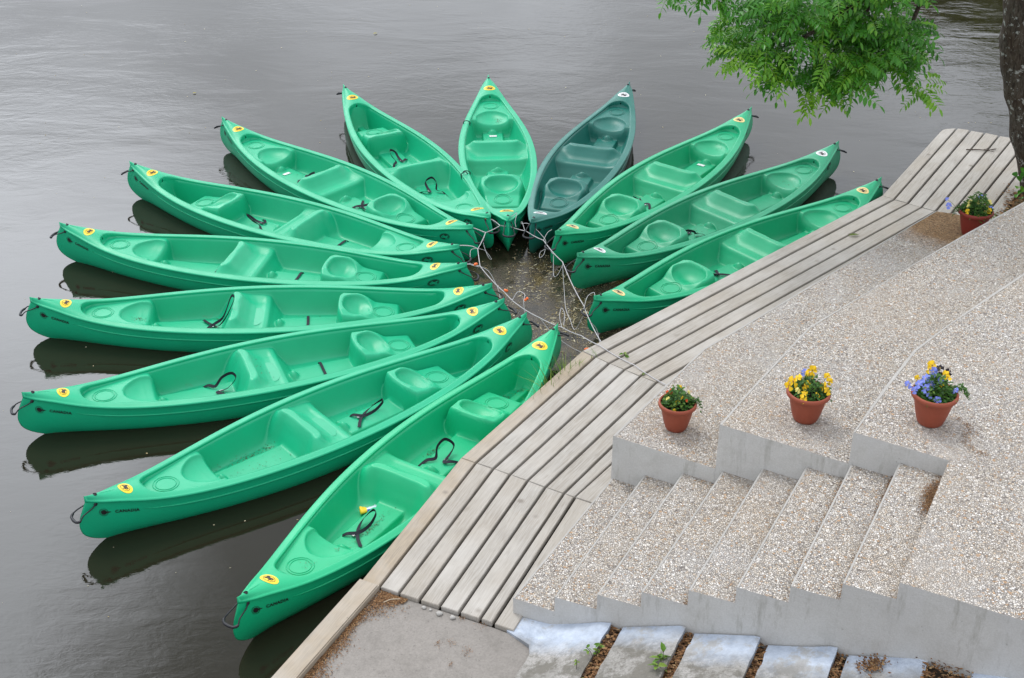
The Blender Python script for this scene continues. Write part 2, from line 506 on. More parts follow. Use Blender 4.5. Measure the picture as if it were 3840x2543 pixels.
def zin(X, Y):
    a = abs(Y); G = max(.05, hw(X) - .062); r = a / G; top = zg(X) - .030
    # moulded hull wall and end walls
    t = max(0., min(1., (r - .66) / .335)); zw = ZF + (top - ZF) * (t ** 1.9)
    de = XC - abs(X); t2 = max(0., min(1., 1 - de / .15)); ze = ZF + (top - ZF) * t2 ** 1.7
    z = smax(zw, ze, .03)
    # raised floor boards
    if -1.2 < X < -.36:
        k = sst(.155, .132, a) * sst(-.40, -.44, X); z = smax(z, ZF + .066 * k, .012) if k > 0 else z
        z = max(z, ZF + .125 * math.exp(-((X + 1.15) / .07) ** 2 - (Y / .10) ** 2))
        w = sst(.17, .16, abs(a - .02)) * sst(-.44, -.47, X)
    if .08 < X < .76:
        k = sst(.155, .132, a) * sst(.10, .14, X); z = smax(z, ZF + .066 * k, .012) if k > 0 else z
        z = max(z, ZF + .125 * math.exp(-((X - .13) / .07) ** 2 - (Y / .10) ** 2))
    if 1.42 < X < 1.85:
        k = sst(.06, .03, a); z = smax(z, ZF + .05 * k, .01)
    # stern platform with its bucket seat
    if X < -1.1:
        plat = ips(X, [(-1.30, .272), (-1.225, .262), (-1.19, .21), (-1.165, .06), (-1.13, ZF)])
        plat += .012 * sst(-1.4, -1.8, X)
        q = ((X + 1.26) / .235) ** 2 + (Y / (.225 - .03 * sst(-1.3, -1.5, X))) ** 2
        b = max(0., 1 - q) ; plat -= .085 * (b ** .55 if b > 0 else 0) * sst(-1.14, -1.2, X)
        z = smax(z, plat, .03)
    # bench
    if -.6 < X < .18:
        d = sst(1.0, .60, r); Xq = X + .045 * sst(.45, .95, r) * sst(-.05, -.2, X); zb = ips(Xq, BENCH) * d + ips(Xq, BENCHF) * (1 - d)
        dip = .014 * math.exp(-((Y - .07) / .10) ** 2) * math.exp(-((X + .29) / .05) ** 2)
        zb -= dip
        z = smax(z, zb, .025)
    # bow bucket seat block
    if .62 < X < 1.55:
        # a sloping D-shaped pad with an oval bowl sunk in it, then the flat with the ring
        y_ = a / .245
        back = .765 + .045 * min(1., y_) ** 3
        rim = ips(X, [(.80, .322), (.95, .300), (1.06, .245), (1.15, .190), (1.32, .174), (1.40, .163)])
        edge = sst(back - .055, back + .006, X)
        wb = ipl(X, [(.74, .220), (.95, .238), (1.10, .205), (1.25, .185), (1.45, .165)])
        rim = rim - .022 * sst(.12, .25, a) * sst(1.05, .9, X)
        q = ((X - .955) / .152) ** 2 + (a / .212) ** 2
        bowl = (1 - q) if q < 1 else 0.
        rim -= (.125 - .055 * sst(.95, 1.08, X)) * bowl ** .55 if bowl > 0 else 0.
        fall = sst(wb + .135, wb, a) * sst(1.47, 1.37, X) * edge
        z = smax(z, ZF + (rim - ZF) * fall, .018)
    return min(z, top + .06)

def build_interior():
    nx, ny = 400, 85
    xs = [-XC + .0004 + (2 * XC - .0008) * i / nx for i in range(nx + 1)][1:-1]
    for d in (.00001, .0005, .0015, .003, .006, .01, .015, .02, .03, .04): xs += [XC - d, -XC + d]
    xs = sorted(set(round(x, 6) for x in xs)); nx = len(xs) - 1
    vvs = []
    for j in range(ny):
        s = -1 + 2 * j / (ny - 1)
        vvs.append(.72 * s + .28 * math.sin(PI / 2 * s))
    V = []
    for X in xs:
        wi = max(hwi(X), .0005) + .005
        for v in vvs:
            Y = v * wi
            z = zin(X, Y)
            if abs(v) > .9999: z = zg(X) - .030
            V.append((X, Y, z))
    for i, X in ((0, xs[0]), (nx, xs[-1])):
        for j in range(ny):
            p = V[i * ny + j]; V[i * ny + j] = (p[0], p[1], zg(X) - .030)
    F = []; reg = []
    for i in range(nx):
        for j in range(ny - 1):
            F.append((i * ny + j, (i + 1) * ny + j, (i + 1) * ny + j + 1, i * ny + j + 1))
            xm = .5 * (xs[i] + xs[i + 1]); vm = abs(.5 * (vvs[j] + vvs[j + 1]))
            rg = 'cockpit_floor'
            if xm < -1.15 and vm < .93: rg = 'stern_seat'
            elif -.50 < xm < .11 and vm < .90: rg = 'bench_seat'
            elif .70 < xm < 1.45 and vm * hwi(xm) < .30 and vm < .9: rg = 'bow_seat'
            reg.append(rg)
    full = pydata('full', V, F, M['green'], None, True)
    nrm = [Vector(v.normal) for v in full.vertices]
    out = {}
    for name in ('cockpit_floor', 'stern_seat', 'bench_seat', 'bow_seat'):
        mp = {}; vs = []; ns = []; fs = []
        for f, r in zip(F, reg):
            if r != name: continue
            q = []
            for k in f:
                if k not in mp:
                    mp[k] = len(vs); vs.append(V[k]); ns.append(nrm[k])
                q.append(mp[k])
            fs.append(q)
        me = pydata(name, vs, fs, M['green'], None, True)
        me.normals_split_custom_set_from_vertices(ns)
        out[name] = me
    bpy.data.meshes.remove(full)
    return out

def build_rib():
    mb = MB()
    for side in (1, -1):
        pts = []
        for i in range(60):
            x = -1.95 + 3.9 * i / 59; z = zg(x) - .118
            pts.append((x, side * (hull_y(x, z) + .001), z))
        tube_into(mb, pts, lambda t: .0095 * min(1, 12 * t + .15, 12 * (1 - t) + .15), 8)
    return mb.mesh('moulded_rib', M['green'], True)

def build_ring(X0, R):
    mb = MB(); pts = []
    for k in range(44):
        a = 2 * PI * k / 44; x, y = X0 + R * math.cos(a), R * math.sin(a)
        pts.append((x, y, zin(x, y) + .0005))
    tube_into(mb, pts, .0055, 6, True)
    return mb.mesh('moulded_ring', M['green'], True)

def build_handle(sgn):
    """cord loop through the stem and a black grip outside it"""
    mb = MB()
    zc = .395; X0 = 2.30
    y0 = hull_y(X0, zc)
    cord = [(X0, y0 + .004, zc), (X0 + .045, y0 + .016, zc - .018), (2.425, .056, .352), (2.462, .068, .322)]
    bar = [(2.462, .068, .322), (2.486, .050, .312), (2.494, .02, .309), (2.494, -.02, .309), (2.486, -.050, .312), (2.462, -.068, .322)]
    path = cord[:-1] + bar + [(x, -y, z) for x, y, z in cord[-2::-1]]
    tube_into(mb, [(sgn * x, y, z) for x, y, z in path], lambda t: .0058 + .0062 * sst(.24, .30, t) * sst(.76, .70, t), 8, smooth_sub=5)
    return mb.mesh('carry_handle', M['black'], True)

def build_grommet(sgn, sd_):
    mb = MB()
    for s in (sd_,):
        y = s * (hull_y(2.30, .395) + .002)
        c = (sgn * 2.30, y, .395)
        vs = []; n = 14
        for r, d in ((0, .006), (.012, .006), (.017, .002), (.017, -.002)):
            for k in range(n):
                a = 2 * PI * k / n; vs.append((c[0] + r * math.cos(a), c[1] + s * d, c[2] + r * math.sin(a)))
        fs = [(i * n + k, i * n + (k + 1) % n, (i + 1) * n + (k + 1) % n, (i + 1) * n + k) for i in range(3) for k in range(n)]
        mb.add(vs, fs)
    return mb.mesh('handle_grommet', M['black'], True)

def build_crease(sgn):
    mb = MB(); tube_into(mb, [(sgn * x, 0, zdeck(sgn * x, 0) - .0005) for x in (2.24, 2.20, 2.15, 2.10)], lambda t: .0035 * min(1, 6 * (1 - t) + .1), 6)
    return mb.mesh('deck_crease', M['green'], True)
def build_fitting(sgn):
    mb = MB()
    z = zdeck(sgn * 2.28, 0)
    lathe_into(mb, [(0, .005), (.007, .005), (.014, .003), (.017, .0), (.017, -.01)], 14, (sgn * 2.28, 0, z))
    tube_into(mb, [(sgn * 2.268, -.010, z + .003), (sgn * 2.28, 0, z + .012), (sgn * 2.292, .010, z + .003)], .0035, 6, smooth_sub=3)
    return mb.mesh('deck_fitting', M['black'], True)

def text_mesh(txt, size, bold=0.004, shear=0.0, space=1.0):
    cu = bpy.data.curves.new('lettering', 'FONT'); cu.body = txt; cu.size = size; cu.align_x = 'CENTER'; cu.align_y = 'CENTER'
    cu.offset = bold; cu.shear = shear; cu.resolution_u = 3; cu.space_character = space
    ob = bpy.data.objects.new('tmp', cu); COL.objects.link(ob)
    dg = bpy.context.evaluated_depsgraph_get(); dg.update()
    me = bpy.data.meshes.new_from_object(ob.evaluated_get(dg))
    bpy.data.objects.remove(ob); bpy.data.curves.remove(cu)
    bm = bmesh.new(); bm.from_mesh(me); bmesh.ops.triangulate(bm, faces=bm.faces)
    vs = [tuple(v.co) for v in bm.verts]; fs = [tuple(v.index for v in f.verts) for f in bm.faces]
    bm.free(); bpy.data.meshes.remove(me)
    return vs, fs

def ellipse(a, b, n=36, rings=3):
    vs = [(0, 0)]; fs = []
    for r in range(1, rings + 1):
        for k in range(n):
            t = 2 * PI * k / n; vs.append((a * r / rings * math.cos(t), b * r / rings * math.sin(t)))
    for k in range(n): fs.append((0, 1 + k, 1 + (k + 1) % n))
    for r in range(rings - 1):
        for k in range(n):
            l = (k + 1) % n; o = 1 + r * n
            fs.append((o + k, o + n + k, o + n + l, o + l))
    return vs, fs

def ellipse_ring(a, b, w, n=40):
    vs = []; fs = []
    for k in range(n):
        t = 2 * PI * k / n
        vs.append((a * math.cos(t), b * math.sin(t))); vs.append(((a - w) * math.cos(t), (b - w * .8) * math.sin(t)))
    for k in range(n):
        l = (k + 1) % n; fs.append((2 * k, 2 * l, 2 * l + 1, 2 * k + 1))
    return vs, fs

def orient(vs, fs, up):
    """flip faces whose normal does not follow `up`"""
    out = []
    for f in fs:
        a, b, c = (Vector(vs[i]) for i in f[:3])
        out.append(f if (b - a).cross(c - a).dot(Vector(up)) >= 0 else tuple(reversed(f)))
    return out

T_CAN = text_mesh('CANADIA', .038, .0014, .12, 1.12)
T_DAG = text_mesh('dag', .060, .0025, .10)

def deck_map(sgn):
    # local (a across, b towards the tip) -> deck; readable from amidships
    def f(a, b, h):
        X = sgn * (2.02 + b); Y = -sgn * a
        return (X, Y, zdeck(X, Y) + h)
    return f
def side_map(side, X0, Z0, h0):
    # decal on the hull side: a runs to the right for a viewer outside the hull
    def f(a, b, h):
        x = X0 + (a if side < 0 else -a); z = Z0 + b + .20 * (abs(x) - 2.09)
        return (x, side * (hull_y(x, z) + h), z)
    return f
def put(mb, vf, fn, h, up, mi=0):
    vs, fs = vf
    P = [fn(v[0], v[1], h) for v in vs]
    mb.add(P, orient(P, fs, up), mi)

def build_sticker(sgn):
    fn = deck_map(sgn); mb = MB(); put(mb, ellipse(.082, .054), fn, .0022, (0, 0, 1)); a = mb.mesh('deck_sticker', M['yellow'])
    m2 = MB(); put(m2, ellipse_ring(.054, .034, .004), fn, .0042, (0, 0, 1)); 
    put(m2, ([(x * .9, y * .9) for x, y, _ in T_DAG[0]], T_DAG[1]), fn, .0042, (0, 0, 1))
    return a, m2.mesh('sticker_logo', M['ink'])
def build_side(side):
    # starboard (-1): word near the stern, oval badge near the bow; port the other way round
    xs_, xb = (-2.10, 2.03) if side < 0 else (2.10, -2.03)
    f = side_map(side, xs_, .272, 0); mb = MB()
    up = (0, side, 0)
    put(mb, ([(x + .02, y) for x, y, _ in T_CAN[0]], T_CAN[1]), f, .0050, up)
    me_ = mb.mesh('side_lettering', M['ink']); mb = MB()
    f2 = side_map(side, xs_ + (-.155 if side < 0 else .155), .272, 0)
    put(mb, ellipse(.022, .024, 20, 2), f2, .0050, up)
    put(mb, ellipse_ring(.033, .036, .004, 24), f2, .0050, up)
    put(mb, ([(.018, -.008), (.052, -.003), (.052, .003), (.018, .008)], [(0, 1, 2, 3)]), f2, .0052, up)
    m2 = MB(); f3 = side_map(side, xb, .285, 0)
    put(m2, ellipse(.062, .038, 30, 3), f3, .0050, up)
    m3 = MB(); put(m3, ([(x * 1.0, y * .9) for x, y, _ in T_DAG[0]], T_DAG[1]), f3, .0072, up)
    put(m3, ellipse_ring(.057, .034, .003, 30), f3, .0072, up)
    return me_, m2.mesh('side_badge', M['ink']), m3.mesh('badge_lettering', M['green']), mb.mesh('side_emblem', M['ink'])

def ribbon(path, w=.030, lift=.006):
    """webbing strap following (x, y, dz, twist) points above the moulded floor"""
    P = []
    x_0 = sum(p[0] for p in path) / len(path)
    path = [(x_0 + (x - x_0) * 1.3, y * 1.12, dz * 1.25, tw) for x, y, dz, tw in path]
    for x, y, dz, tw in path: P.append((Vector((x, y, zin(x, y) + dz + lift)), tw))
    C3 = catmull([p for p, _ in P], 6); n = len(C3)
    mb = MB(); vs = []
    for i, p in enumerate(C3):
        tw = ipl(i / (n - 1) * (len(P) - 1), [(k, P[k][1]) for k in range(len(P))])
        t = (C3[min(i + 1, n - 1)] - C3[max(i - 1, 0)]).normalized()
        s = Vector((-t.y, t.x, 0)); s = s.normalized() if s.length > 1e-5 else Vector((1, 0, 0))
        s = (s * math.cos(tw) + Vector((0, 0, 1)) * math.sin(tw)).normalized() * w / 2
        nn = t.cross(s).normalized() * .0016
        vs += [p - s - nn, p + s - nn, p + s + nn, p - s + nn]
    fs = []
    for i in range(n - 1):
        for k in range(4):
            l = (k + 1) % 4; fs.append((i * 4 + k, i * 4 + l, i * 4 + 4 + l, i * 4 + 4 + k))
    mb.add(vs, fs)
    return mb

def strap_mesh(kind, X0, flip=1):
    f = flip
    if kind == 0:    # loop across the floor board
        m = ribbon([(X0, -.15 * f, .0, .2), (X0 + .02, -.08 * f, .012, .3), (X0 + .07, .0, .02, .6), (X0 + .14, .04 * f, .05, 1.2), (X0 + .22, .03 * f, .085, 1.4), (X0 + .25, -.03 * f, .07, 1.3), (X0 + .18, -.06 * f, .03, .9), (X0 + .10, -.035 * f, .015, .3), (X0 + .03, .02 * f, .012, .2), (X0 - .03, .10 * f, .01, .1)])
    elif kind == 1:  # strap lying straight across the floor board
        m = ribbon([(X0, -.17 * f, .0, .0), (X0 + .005, -.12 * f, .006, .0), (X0 + .01, 0, .004, .05), (X0 + .012, .12 * f, .006, .0), (X0 + .015, .17 * f, .0, .1)], .028)
    else:            # tangled strap with a standing loop
        m = ribbon([(X0 - .12, .14 * f, .004, .2), (X0 - .05, .10 * f, .012, .4), (X0, .05 * f, .02, .7), (X0 + .06, .08 * f, .07, 1.3), (X0 + .13, .06 * f, .10, 1.5), (X0 + .15, -.01 * f, .06, 1.2), (X0 + .08, -.02 * f, .02, .5), (X0, -.03 * f, .012, .2), (X0 + .03, -.09 * f, .016, .4), (X0 + .12, -.14 * f, .006, .1)])
    me = m.mesh('strap', M['webbing'], False)
    return me
def buckle_mesh(X0, Y0):
    mb = MB(); z = zin(X0, Y0) + .016
    bx_into(mb, (X0, Y0, z), (.022, .014, .006))
    return mb.mesh('strap_buckle', M['steel'])
def bx_into(mb, c, h, mi=0, rz=0.):
    vs = []
    for sx in (-1, 1):
        for sy in (-1, 1):
            for sz in (-1, 1):
                x, y = sx * h[0], sy * h[1]
                vs.append((c[0] + x * math.cos(rz) - y * math.sin(rz), c[1] + x * math.sin(rz) + y * math.cos(rz), c[2] + sz * h[2]))
    mb.add(vs, [(0, 1, 3, 2), (4, 6, 7, 5), (0, 4, 5, 1), (2, 3, 7, 6), (0, 2, 6, 4), (1, 5, 7, 3)], mi)

def dirt_mesh(seed, spots):
    """crumbs of leaf and silt lying in the wells"""
    r = random.Random(seed); mb = MB()
    for X0, Y0, sx, sy, n in spots:
        for _ in range(n):
            x, y = r.gauss(X0, sx), r.gauss(Y0, sy)
            if abs(x) > XC - .05 or abs(y) > hwi(x) * .85: continue
            s = r.uniform(.002, .0065); a = r.uniform(0, PI); e = r.uniform(.35, .9)
            z = zin(x, y) + .004
            ca, sa = math.cos(a) * s, math.sin(a) * s
            vs = [(x + ca, y + sa, z), (x - sa * e, y + ca * e, z + r.uniform(0, .006)), (x - ca, y - sa, z + r.uniform(0, .003)), (x + sa * e, y - ca * e, z)]
            mb.add(vs, [(0, 1, 2, 3)], 0, r.random())
    return mb.mesh('leaf_crumbs', M['crumbs'])

M['crumbs'] = mat_flakes('leaf_crumbs', [(0, (.04, .028, .016)), (.5, (.10, .065, .032)), (.85, (.22, .15, .08)), (1, (.30, .24, .12))])

PART = {'hull': build_hull(), 'gunwale': build_rim(), 'moulded_rib': build_rib(), 'moulded_ring': build_ring(-1.665, .108)}
RINGS = [PART['moulded_ring'], build_ring(-1.665, .086), build_ring(1.225, .112), build_ring(1.225, .090)]
PART.update(build_interior())
HANDLE = {s: build_handle(s) for s in (1, -1)}
GROM = {(s, k): build_grommet(s, k) for s in (1, -1) for k in (1, -1)}
FIT = {s: build_fitting(s) for s in (1, -1)}
CREASE = {s: build_crease(s) for s in (1, -1)}
STICK = {s: build_sticker(s) for s in (1, -1)}
SIDE = {s: build_side(s) for s in (1, -1)}

def repaint(o, m):
    """another material on this object's own slot; the mesh stays shared"""
    if o.data.materials[0] is m: return
    o.material_slots[0].link = 'OBJECT'; o.material_slots[0].material = m

def make_canoe():
    root = empty('canoe')
    d = {}
    for n in ('hull', 'gunwale', 'cockpit_floor', 'stern_seat', 'bench_seat', 'bow_seat'):
        d[n] = link(n, PART[n], root)
    link('moulded_rib', PART['moulded_rib'], d['hull'])
    for q in RINGS: link('moulded_ring', q, d['stern_seat' if q in RINGS[:2] else 'bow_seat'])
    for s in (1, -1):
        h = link('carry_handle', HANDLE[s], root)
        for k in (1, -1): link('handle_grommet', GROM[s, k], h)
        link('deck_fitting', FIT[s], root); link('deck_crease', CREASE[s], d['gunwale'])
        a = link('deck_sticker', STICK[s][0], root); link('sticker_logo', STICK[s][1], a)
        link('side_lettering', SIDE[s][0], root); link('side_emblem', SIDE[s][3], root)
        b = link('side_badge', SIDE[s][1], root); link('badge_lettering', SIDE[s][2], b)
    return root

def copy_tree(o, parent=None):
    c = o.copy(); COL.objects.link(c)
    if parent: c.parent = parent
    for ch in [x for x in bpy.data.objects if x.parent == o]:
        copy_tree(ch, c)
    return c

def walk(o):
    yield o
    for ch in [x for x in bpy.data.objects if x.parent == o]:
        yield from walk(ch)

# x, y, heading (deg, towards the centre of the fan), turned end for end?, plastic, sticker, straps, dirt, label
CANOES = [
 (-.784, 9.669, 58.5, 0, 'green_vivid', 'yellow', [(0, -.98, -1), (2, .30, 1)], [(-1.63, -.03, .03, .03, 14), (-1.27, -.06, .02, .03, 18), (-.80, -.03, .14, .018, 190), (.45, .2, .06, .02, 110), (1.55, .1, .03, .03, 70), (1.7, .03, .02, .02, 50)],
  'bright green canoe moored nearest the timber kerb beam, with a crushed can in its footwell'),
 (-1.668, 10.381, 40.1, 0, 'green', 'yellow', [(0, .30, -1)], [(-.80, .22, .13, .02, 160), (-.55, .2, .03, .03, 60), (.5, .2, .10, .03, 40), (-.8, -.05, .15, .06, 60)],
  'green canoe lying beside the one with the crushed can, brown crumbs in its long footwell'),
 (-2.275, 11.301, 22.3, 0, 'green', 'yellow', [(2, -.62, 1), (1, .42, 1)], [(-.7, .2, .12, .02, 40), (.45, -.17, .12, .02, 60), (-.2, 0, .05, .08, 20)],
  'green canoe third from the timber beam, its outer tip the farthest left of all'),
 (-2.577, 12.353, 4.2, 0, 'green', 'yellow', [(0, -.60, 1), (1, .42, -1)], [(-1.3, .0, .04, .02, 60), (-.55, .22, .04, .02, 40), (.5, .2, .1, .02, 60)],
  'green canoe pointing straight sideways, with orange brown leaf crumbs on its stern seat'),
 (-2.815, 13.454, -11.4, 0, 'green', 'yellow', [(1, -.52, -1), (1, .42, 1)], [(-.7, .2, .12, .02, 30)],
  'green canoe just above the sideways one, lettering and a long reflection on its outer side'),
 (-2.674, 14.532, -28.2, 1, 'green', 'yellow', [(2, .38, 1), (1, -.75, 1)], [(-.7, .1, .2, .05, 40), (1.6, .1, .08, .06, 80), (.4, .2, .1, .02, 60)],
  'green canoe turned end for end, second one up from the sideways canoe'),
 (-2.17, 15.527, -43.3, 0, 'green', 'yellow', [(2, -.70, 1), (0, .40, 1)], [(-.7, .1, .15, .08, 60), (.4, -.1, .05, .02, 60)],
  'green canoe with a small white footwell tag, left of one turned end for end'),
 (-1.33, 16.286, -63.0, 1, 'green', 'yellow', [(2, .35, 1), (2, -.70, -1)], [(-.7, .1, .15, .08, 100), (1.6, .1, .08, .06, 40)],
  'green canoe turned end for end, touching the upright middle canoe on its left side'),
 (-.202, 16.455, -86.2, 0, 'green', 'yellow', [(1, .35, 1)], [(-1.3, .1, .03, .03, 40), (-.8, .0, .02, .03, 50)],
  'green canoe pointing straight away, next to the dark teal one on its left'),
 (.94, 16.307, -107.8, 0, 'teal', 'white', [(2, -.60, -1)], [(-.6, -.2, .06, .03, 60)],
  'dark teal canoe with white oval deck stickers'),
 (1.87, 15.674, -125.9, 0, 'green_mid', 'pale_yellow', [(2, .42, -1)], [(-1.5, .0, .1, .05, 10), (.5, -.1, .1, .04, 30)],
  'green canoe with faded yellow stickers lying right of the dark teal canoe'),
 (2.458, 14.813, -137.7, 0, 'green_faded', 'white', [(2, .45, 1)], [(-.65, -.2, .1, .03, 200), (-1.3, 0, .05, .08, 20), (.5, .0, .15, .10, 120)],
  'faded worn green canoe with white deck stickers, one away from the boardwalk'),
 (2.671, 13.766, -140.5, 0, 'green_mid', 'pale_yellow', [(0, .42, 1), (1, .62, 1)], [(-.6, -.2, .1, .03, 100)],
  'green canoe lying right along the far stretch of boardwalk, partly hidden by its planks'),
]
proto = make_canoe()
TREE_OF = {}
canoes = []
for i, (x, y, h, turned, plastic, stick, straps, dirt, label) in enumerate(CANOES):
    o = proto if i == 0 else copy_tree(proto)
    canoes.append(o)
for i, (x, y, h, turned, plastic, stick, straps, dirt, label) in enumerate(CANOES):
    o = canoes[i]
    o.location = (x, y, 0); o.rotation_euler = (0, 0, math.radians(h + (180 if turned else 0)))
    tag(o, label, 'canoe', 'canoes moored in a fan')
    for p in walk(o):
        if p.type != 'MESH': continue
        base = p.name.split('.')[0]
        if base in ('hull', 'gunwale', 'cockpit_floor', 'stern_seat', 'bench_seat', 'bow_seat', 'moulded_rib', 'moulded_ring', 'deck_crease', 'badge_lettering'):
            repaint(p, M[plastic])
        elif base == 'deck_sticker': repaint(p, M[stick])
    for k, X0, fl in straps:
        s = link('strap', strap_mesh(k, X0, fl), o)
        if k != 1: link('strap_buckle', buckle_mesh(X0 + .03, -.03 * fl), s)
    if dirt:
        q = link('leaf_crumbs', dirt_mesh(i, dirt), o); q['kind'] = 'stuff'
M['puddle'] = mat_plain('rain_water_film', (.03, .42, .22), .30, .4)
def puddle(parent, x0, x1, y0, y1, z):
    nx_, ny_ = 30, 40
    mb = MB()
    for i in range(nx_):
        for j in range(ny_):
            xa, xb = x0 + (x1 - x0) * i / nx_, x0 + (x1 - x0) * (i + 1) / nx_; ya, yb = y0 + (y1 - y0) * j / ny_, y0 + (y1 - y0) * (j + 1) / ny_
            if ((xa + xb - x0 - x1) / (x1 - x0)) ** 2 + ((ya + yb - y0 - y1) / (y1 - y0)) ** 2 < .9 and min(zin(xa, ya), zin(xb, yb), zin(xa, yb), zin(xb, ya)) < z: mb.add([(xa, ya, z), (xb, ya, z), (xb, yb, z), (xa, yb, z)], [(0, 1, 2, 3)])
    if mb.f:
        me = mb.mesh('rain_puddle', M['puddle']); bm = bmesh.new(); bm.from_mesh(me); bmesh.ops.remove_doubles(bm, verts=bm.verts, dist=.0005); bm.to_mesh(me); bm.free()
        return link('rain_puddle', me, parent)
for k in (1, 2, 3): puddle(canoes[k], -.17, -.01, -.21, .17, .1885)
puddle(canoes[1], -1.0, -.46, -.125, .11, .0645)
def small_plate(parent, X, Y, rz=0.):
    mb = MB(); bx_into(mb, (X, Y, zin(X, Y) + .006), (.024, .05, .003), 0, rz)
    return link('white_tag', mb.mesh('white_tag', M['white']), parent)
small_plate(canoes[6], -1.02, -.02); small_plate(canoes[8], -1.05, .0); small_plate(canoes[10], -1.06, -.02)
# cords tied round the rims of two neighbouring canoes
def rim_loop(X, side):
    mb = MB(); pts = []
    for dy, dz in ((.0, -.10), (.012, -.05), (.018, -.01), (.0, .022), (-.04, .022), (-.072, .0), (-.070, -.04), (-.062, -.12)):
        pts.append((X + .2 * dz, side * (hw(X) + dy), zg(X) + dz))
    tube_into(mb, pts, .0065, 6, smooth_sub=4)
    return mb.mesh('tie_cord', M['webbing'], True)
link('tie_cord', rim_loop(-1.05, -1), canoes[8]); link('tie_cord', rim_loop(.62, -1), canoes[8]); link('tie_cord', rim_loop(-.80, -1), canoes[7])

# crushed can and its wrapper in the nearest canoe's footwell
def crushed_can():
    a = math.radians(58.5); X, Y = -.58, .16
    wx = -.784 + X * math.cos(a) - Y * math.sin(a); wy = 9.669 + X * math.sin(a) + Y * math.cos(a)
    mb = MB(); n = 16
    prof = [(.0, 0), (.020, .001), (.026, .006), (.029, .02), (.021, .045), (.028, .062), (.027, .085), (.030, .10), (.024, .112), (.021, .114), (0, .112)]
    vs = []; fs = []
    r = random.Random(3)
    for i, (rad, z) in enumerate(prof):
        for k in range(n):
            t = 2 * PI * k / n; rr = rad * (1 + .22 * math.sin(2 * t + i * .8)) * (1 - .25 * r.random() * (2 < i < 8))
            vs.append((z - .057, rr * math.cos(t), rr * .75 * math.sin(t)))
    mi = []
    for i in range(len(prof) - 1):
        for k in range(n):
            fs.append((i * n + k, i * n + (k + 1) % n, (i + 1) * n + (k + 1) % n, (i + 1) * n + k))
            mi.append(0 if i < 4 else (1 if i < 7 else 2) if (k // 5) % 2 else 2)
    me = pydata('crushed_can', vs, fs, [M['yellow'], mat_plain('blue_tin', (.02, .07, .55), .35, .5), mat_plain('pale_tin', (.55, .68, .72), .3, .5, .3)], mi, True)
    o = link('crushed_can', me); o.location = (wx, wy, zin(X, Y) + .034); o.rotation_euler = (.3, .1, .3); o.scale = (1.35,) * 3
    tag(o, 'crushed yellow and blue can lying in the footwell of the nearest canoe', 'can')
crushed_can()

# ------------------------------------------------------------------ boardwalk
Z0 = .37; H = .141
ROWS = [
 [(-1.139, 7.981), (-.999, 7.910), (-.847, 7.838), (-.687, 7.766), (-.533, 7.700), (-.383, 7.634), (-.228, 7.562), (-.131, 7.515), (.03, 7.437)],
 [(-.435, 9.581), (-.307, 9.507), (-.156, 9.424), (-.012, 9.342), (.136, 9.257), (.284, 9.167), (.437, 9.079), (.527, 9.028), (.70, 8.935)],
 [(.687, 11.36), (.806, 11.255), (.936, 11.141), (1.076, 11.025), (1.219, 10.910), (1.361, 10.798), (1.495, 10.69), (1.63, 10.58)],
 [(4.458, 14.987), (4.575, 14.885), (4.713, 14.775), (4.845, 14.665), (4.985, 14.555), (5.12, 14.449), (5.255, 14.342), (5.40, 14.228), (5.53, 14.125)],
 [(5.72, 17.054), (5.955, 17.14), (6.12, 17.070), (6.285, 16.985), (6.445, 16.88), (6.607, 16.805), (6.77, 16.73), (6.93, 16.655), (7.08, 16.585)],
]
walkway = empty('boardwalk', (0, 0, Z0)); tag(walkway, 'weathered grey timber boardwalk of long planks bending along the water', 'boardwalk')
def plank(a0, b0, a1, b1, gap, mat, extra=None):
    """a board between two gap lines: a = water side, b = land side, 0/1 its ends"""
    A0, B0, A1, B1 = (Vector((*p, 0)) for p in (a0, b0, a1, b1))
    d = ((A1 + B1) - (A0 + B0)).normalized(); nrm = Vector((-d.y, d.x, 0))
    if nrm.dot(A0 - B0) < 0: nrm = -nrm
    jit = lambda: random.uniform(-.0015, .0015)
    g1, g2 = gap
    e = random.uniform(.0015, .0035)
    pts = [A0 - nrm * (g1 + jit()) + d * e, B0 + nrm * (g2 + jit()) + d * e, B1 + nrm * (g2 + jit()) - d * e, A1 - nrm * (g1 + jit()) - d * e]
    if extra: pts = pts[:3] + [Vector((*q, 0)) for q in extra]
    ctr = (A0 + B0 + A1 + B1) / 4; ang = math.atan2(d.y, d.x)
    R = Matrix.Rotation(-ang, 3, 'Z')
    loc = [R @ (p - ctr) for p in pts]
    th = .045; dz = random.uniform(-.003, .003)
    bm = bmesh.new()
    top = [bm.verts.new((p.x, p.y, 0)) for p in loc]; bot = [bm.verts.new((p.x, p.y, -th)) for p in loc]
    f = bm.faces.new(top); bm.faces.new(list(reversed(bot)))
    n = len(loc)
    for i in range(n): bm.faces.new((top[i], bot[i], bot[(i + 1) % n], top[(i + 1) % n]))
    bmesh.ops.recalc_face_normals(bm, faces=bm.faces)
    eds = [ed for ed in bm.edges if all(v.co.z > -.001 for v in ed.verts)]
    bmesh.ops.bevel(bm, geom=eds, offset=.004, segments=2, affect='EDGES')
    me = bpy.data.meshes.new('plank'); bm.to_mesh(me); bm.free(); me.materials.append(mat)
    o = link('plank', me, walkway); o.location = (ctr.x, ctr.y, dz); o.rotation_euler = (random.uniform(-.006, .006), 0, ang)
    return o
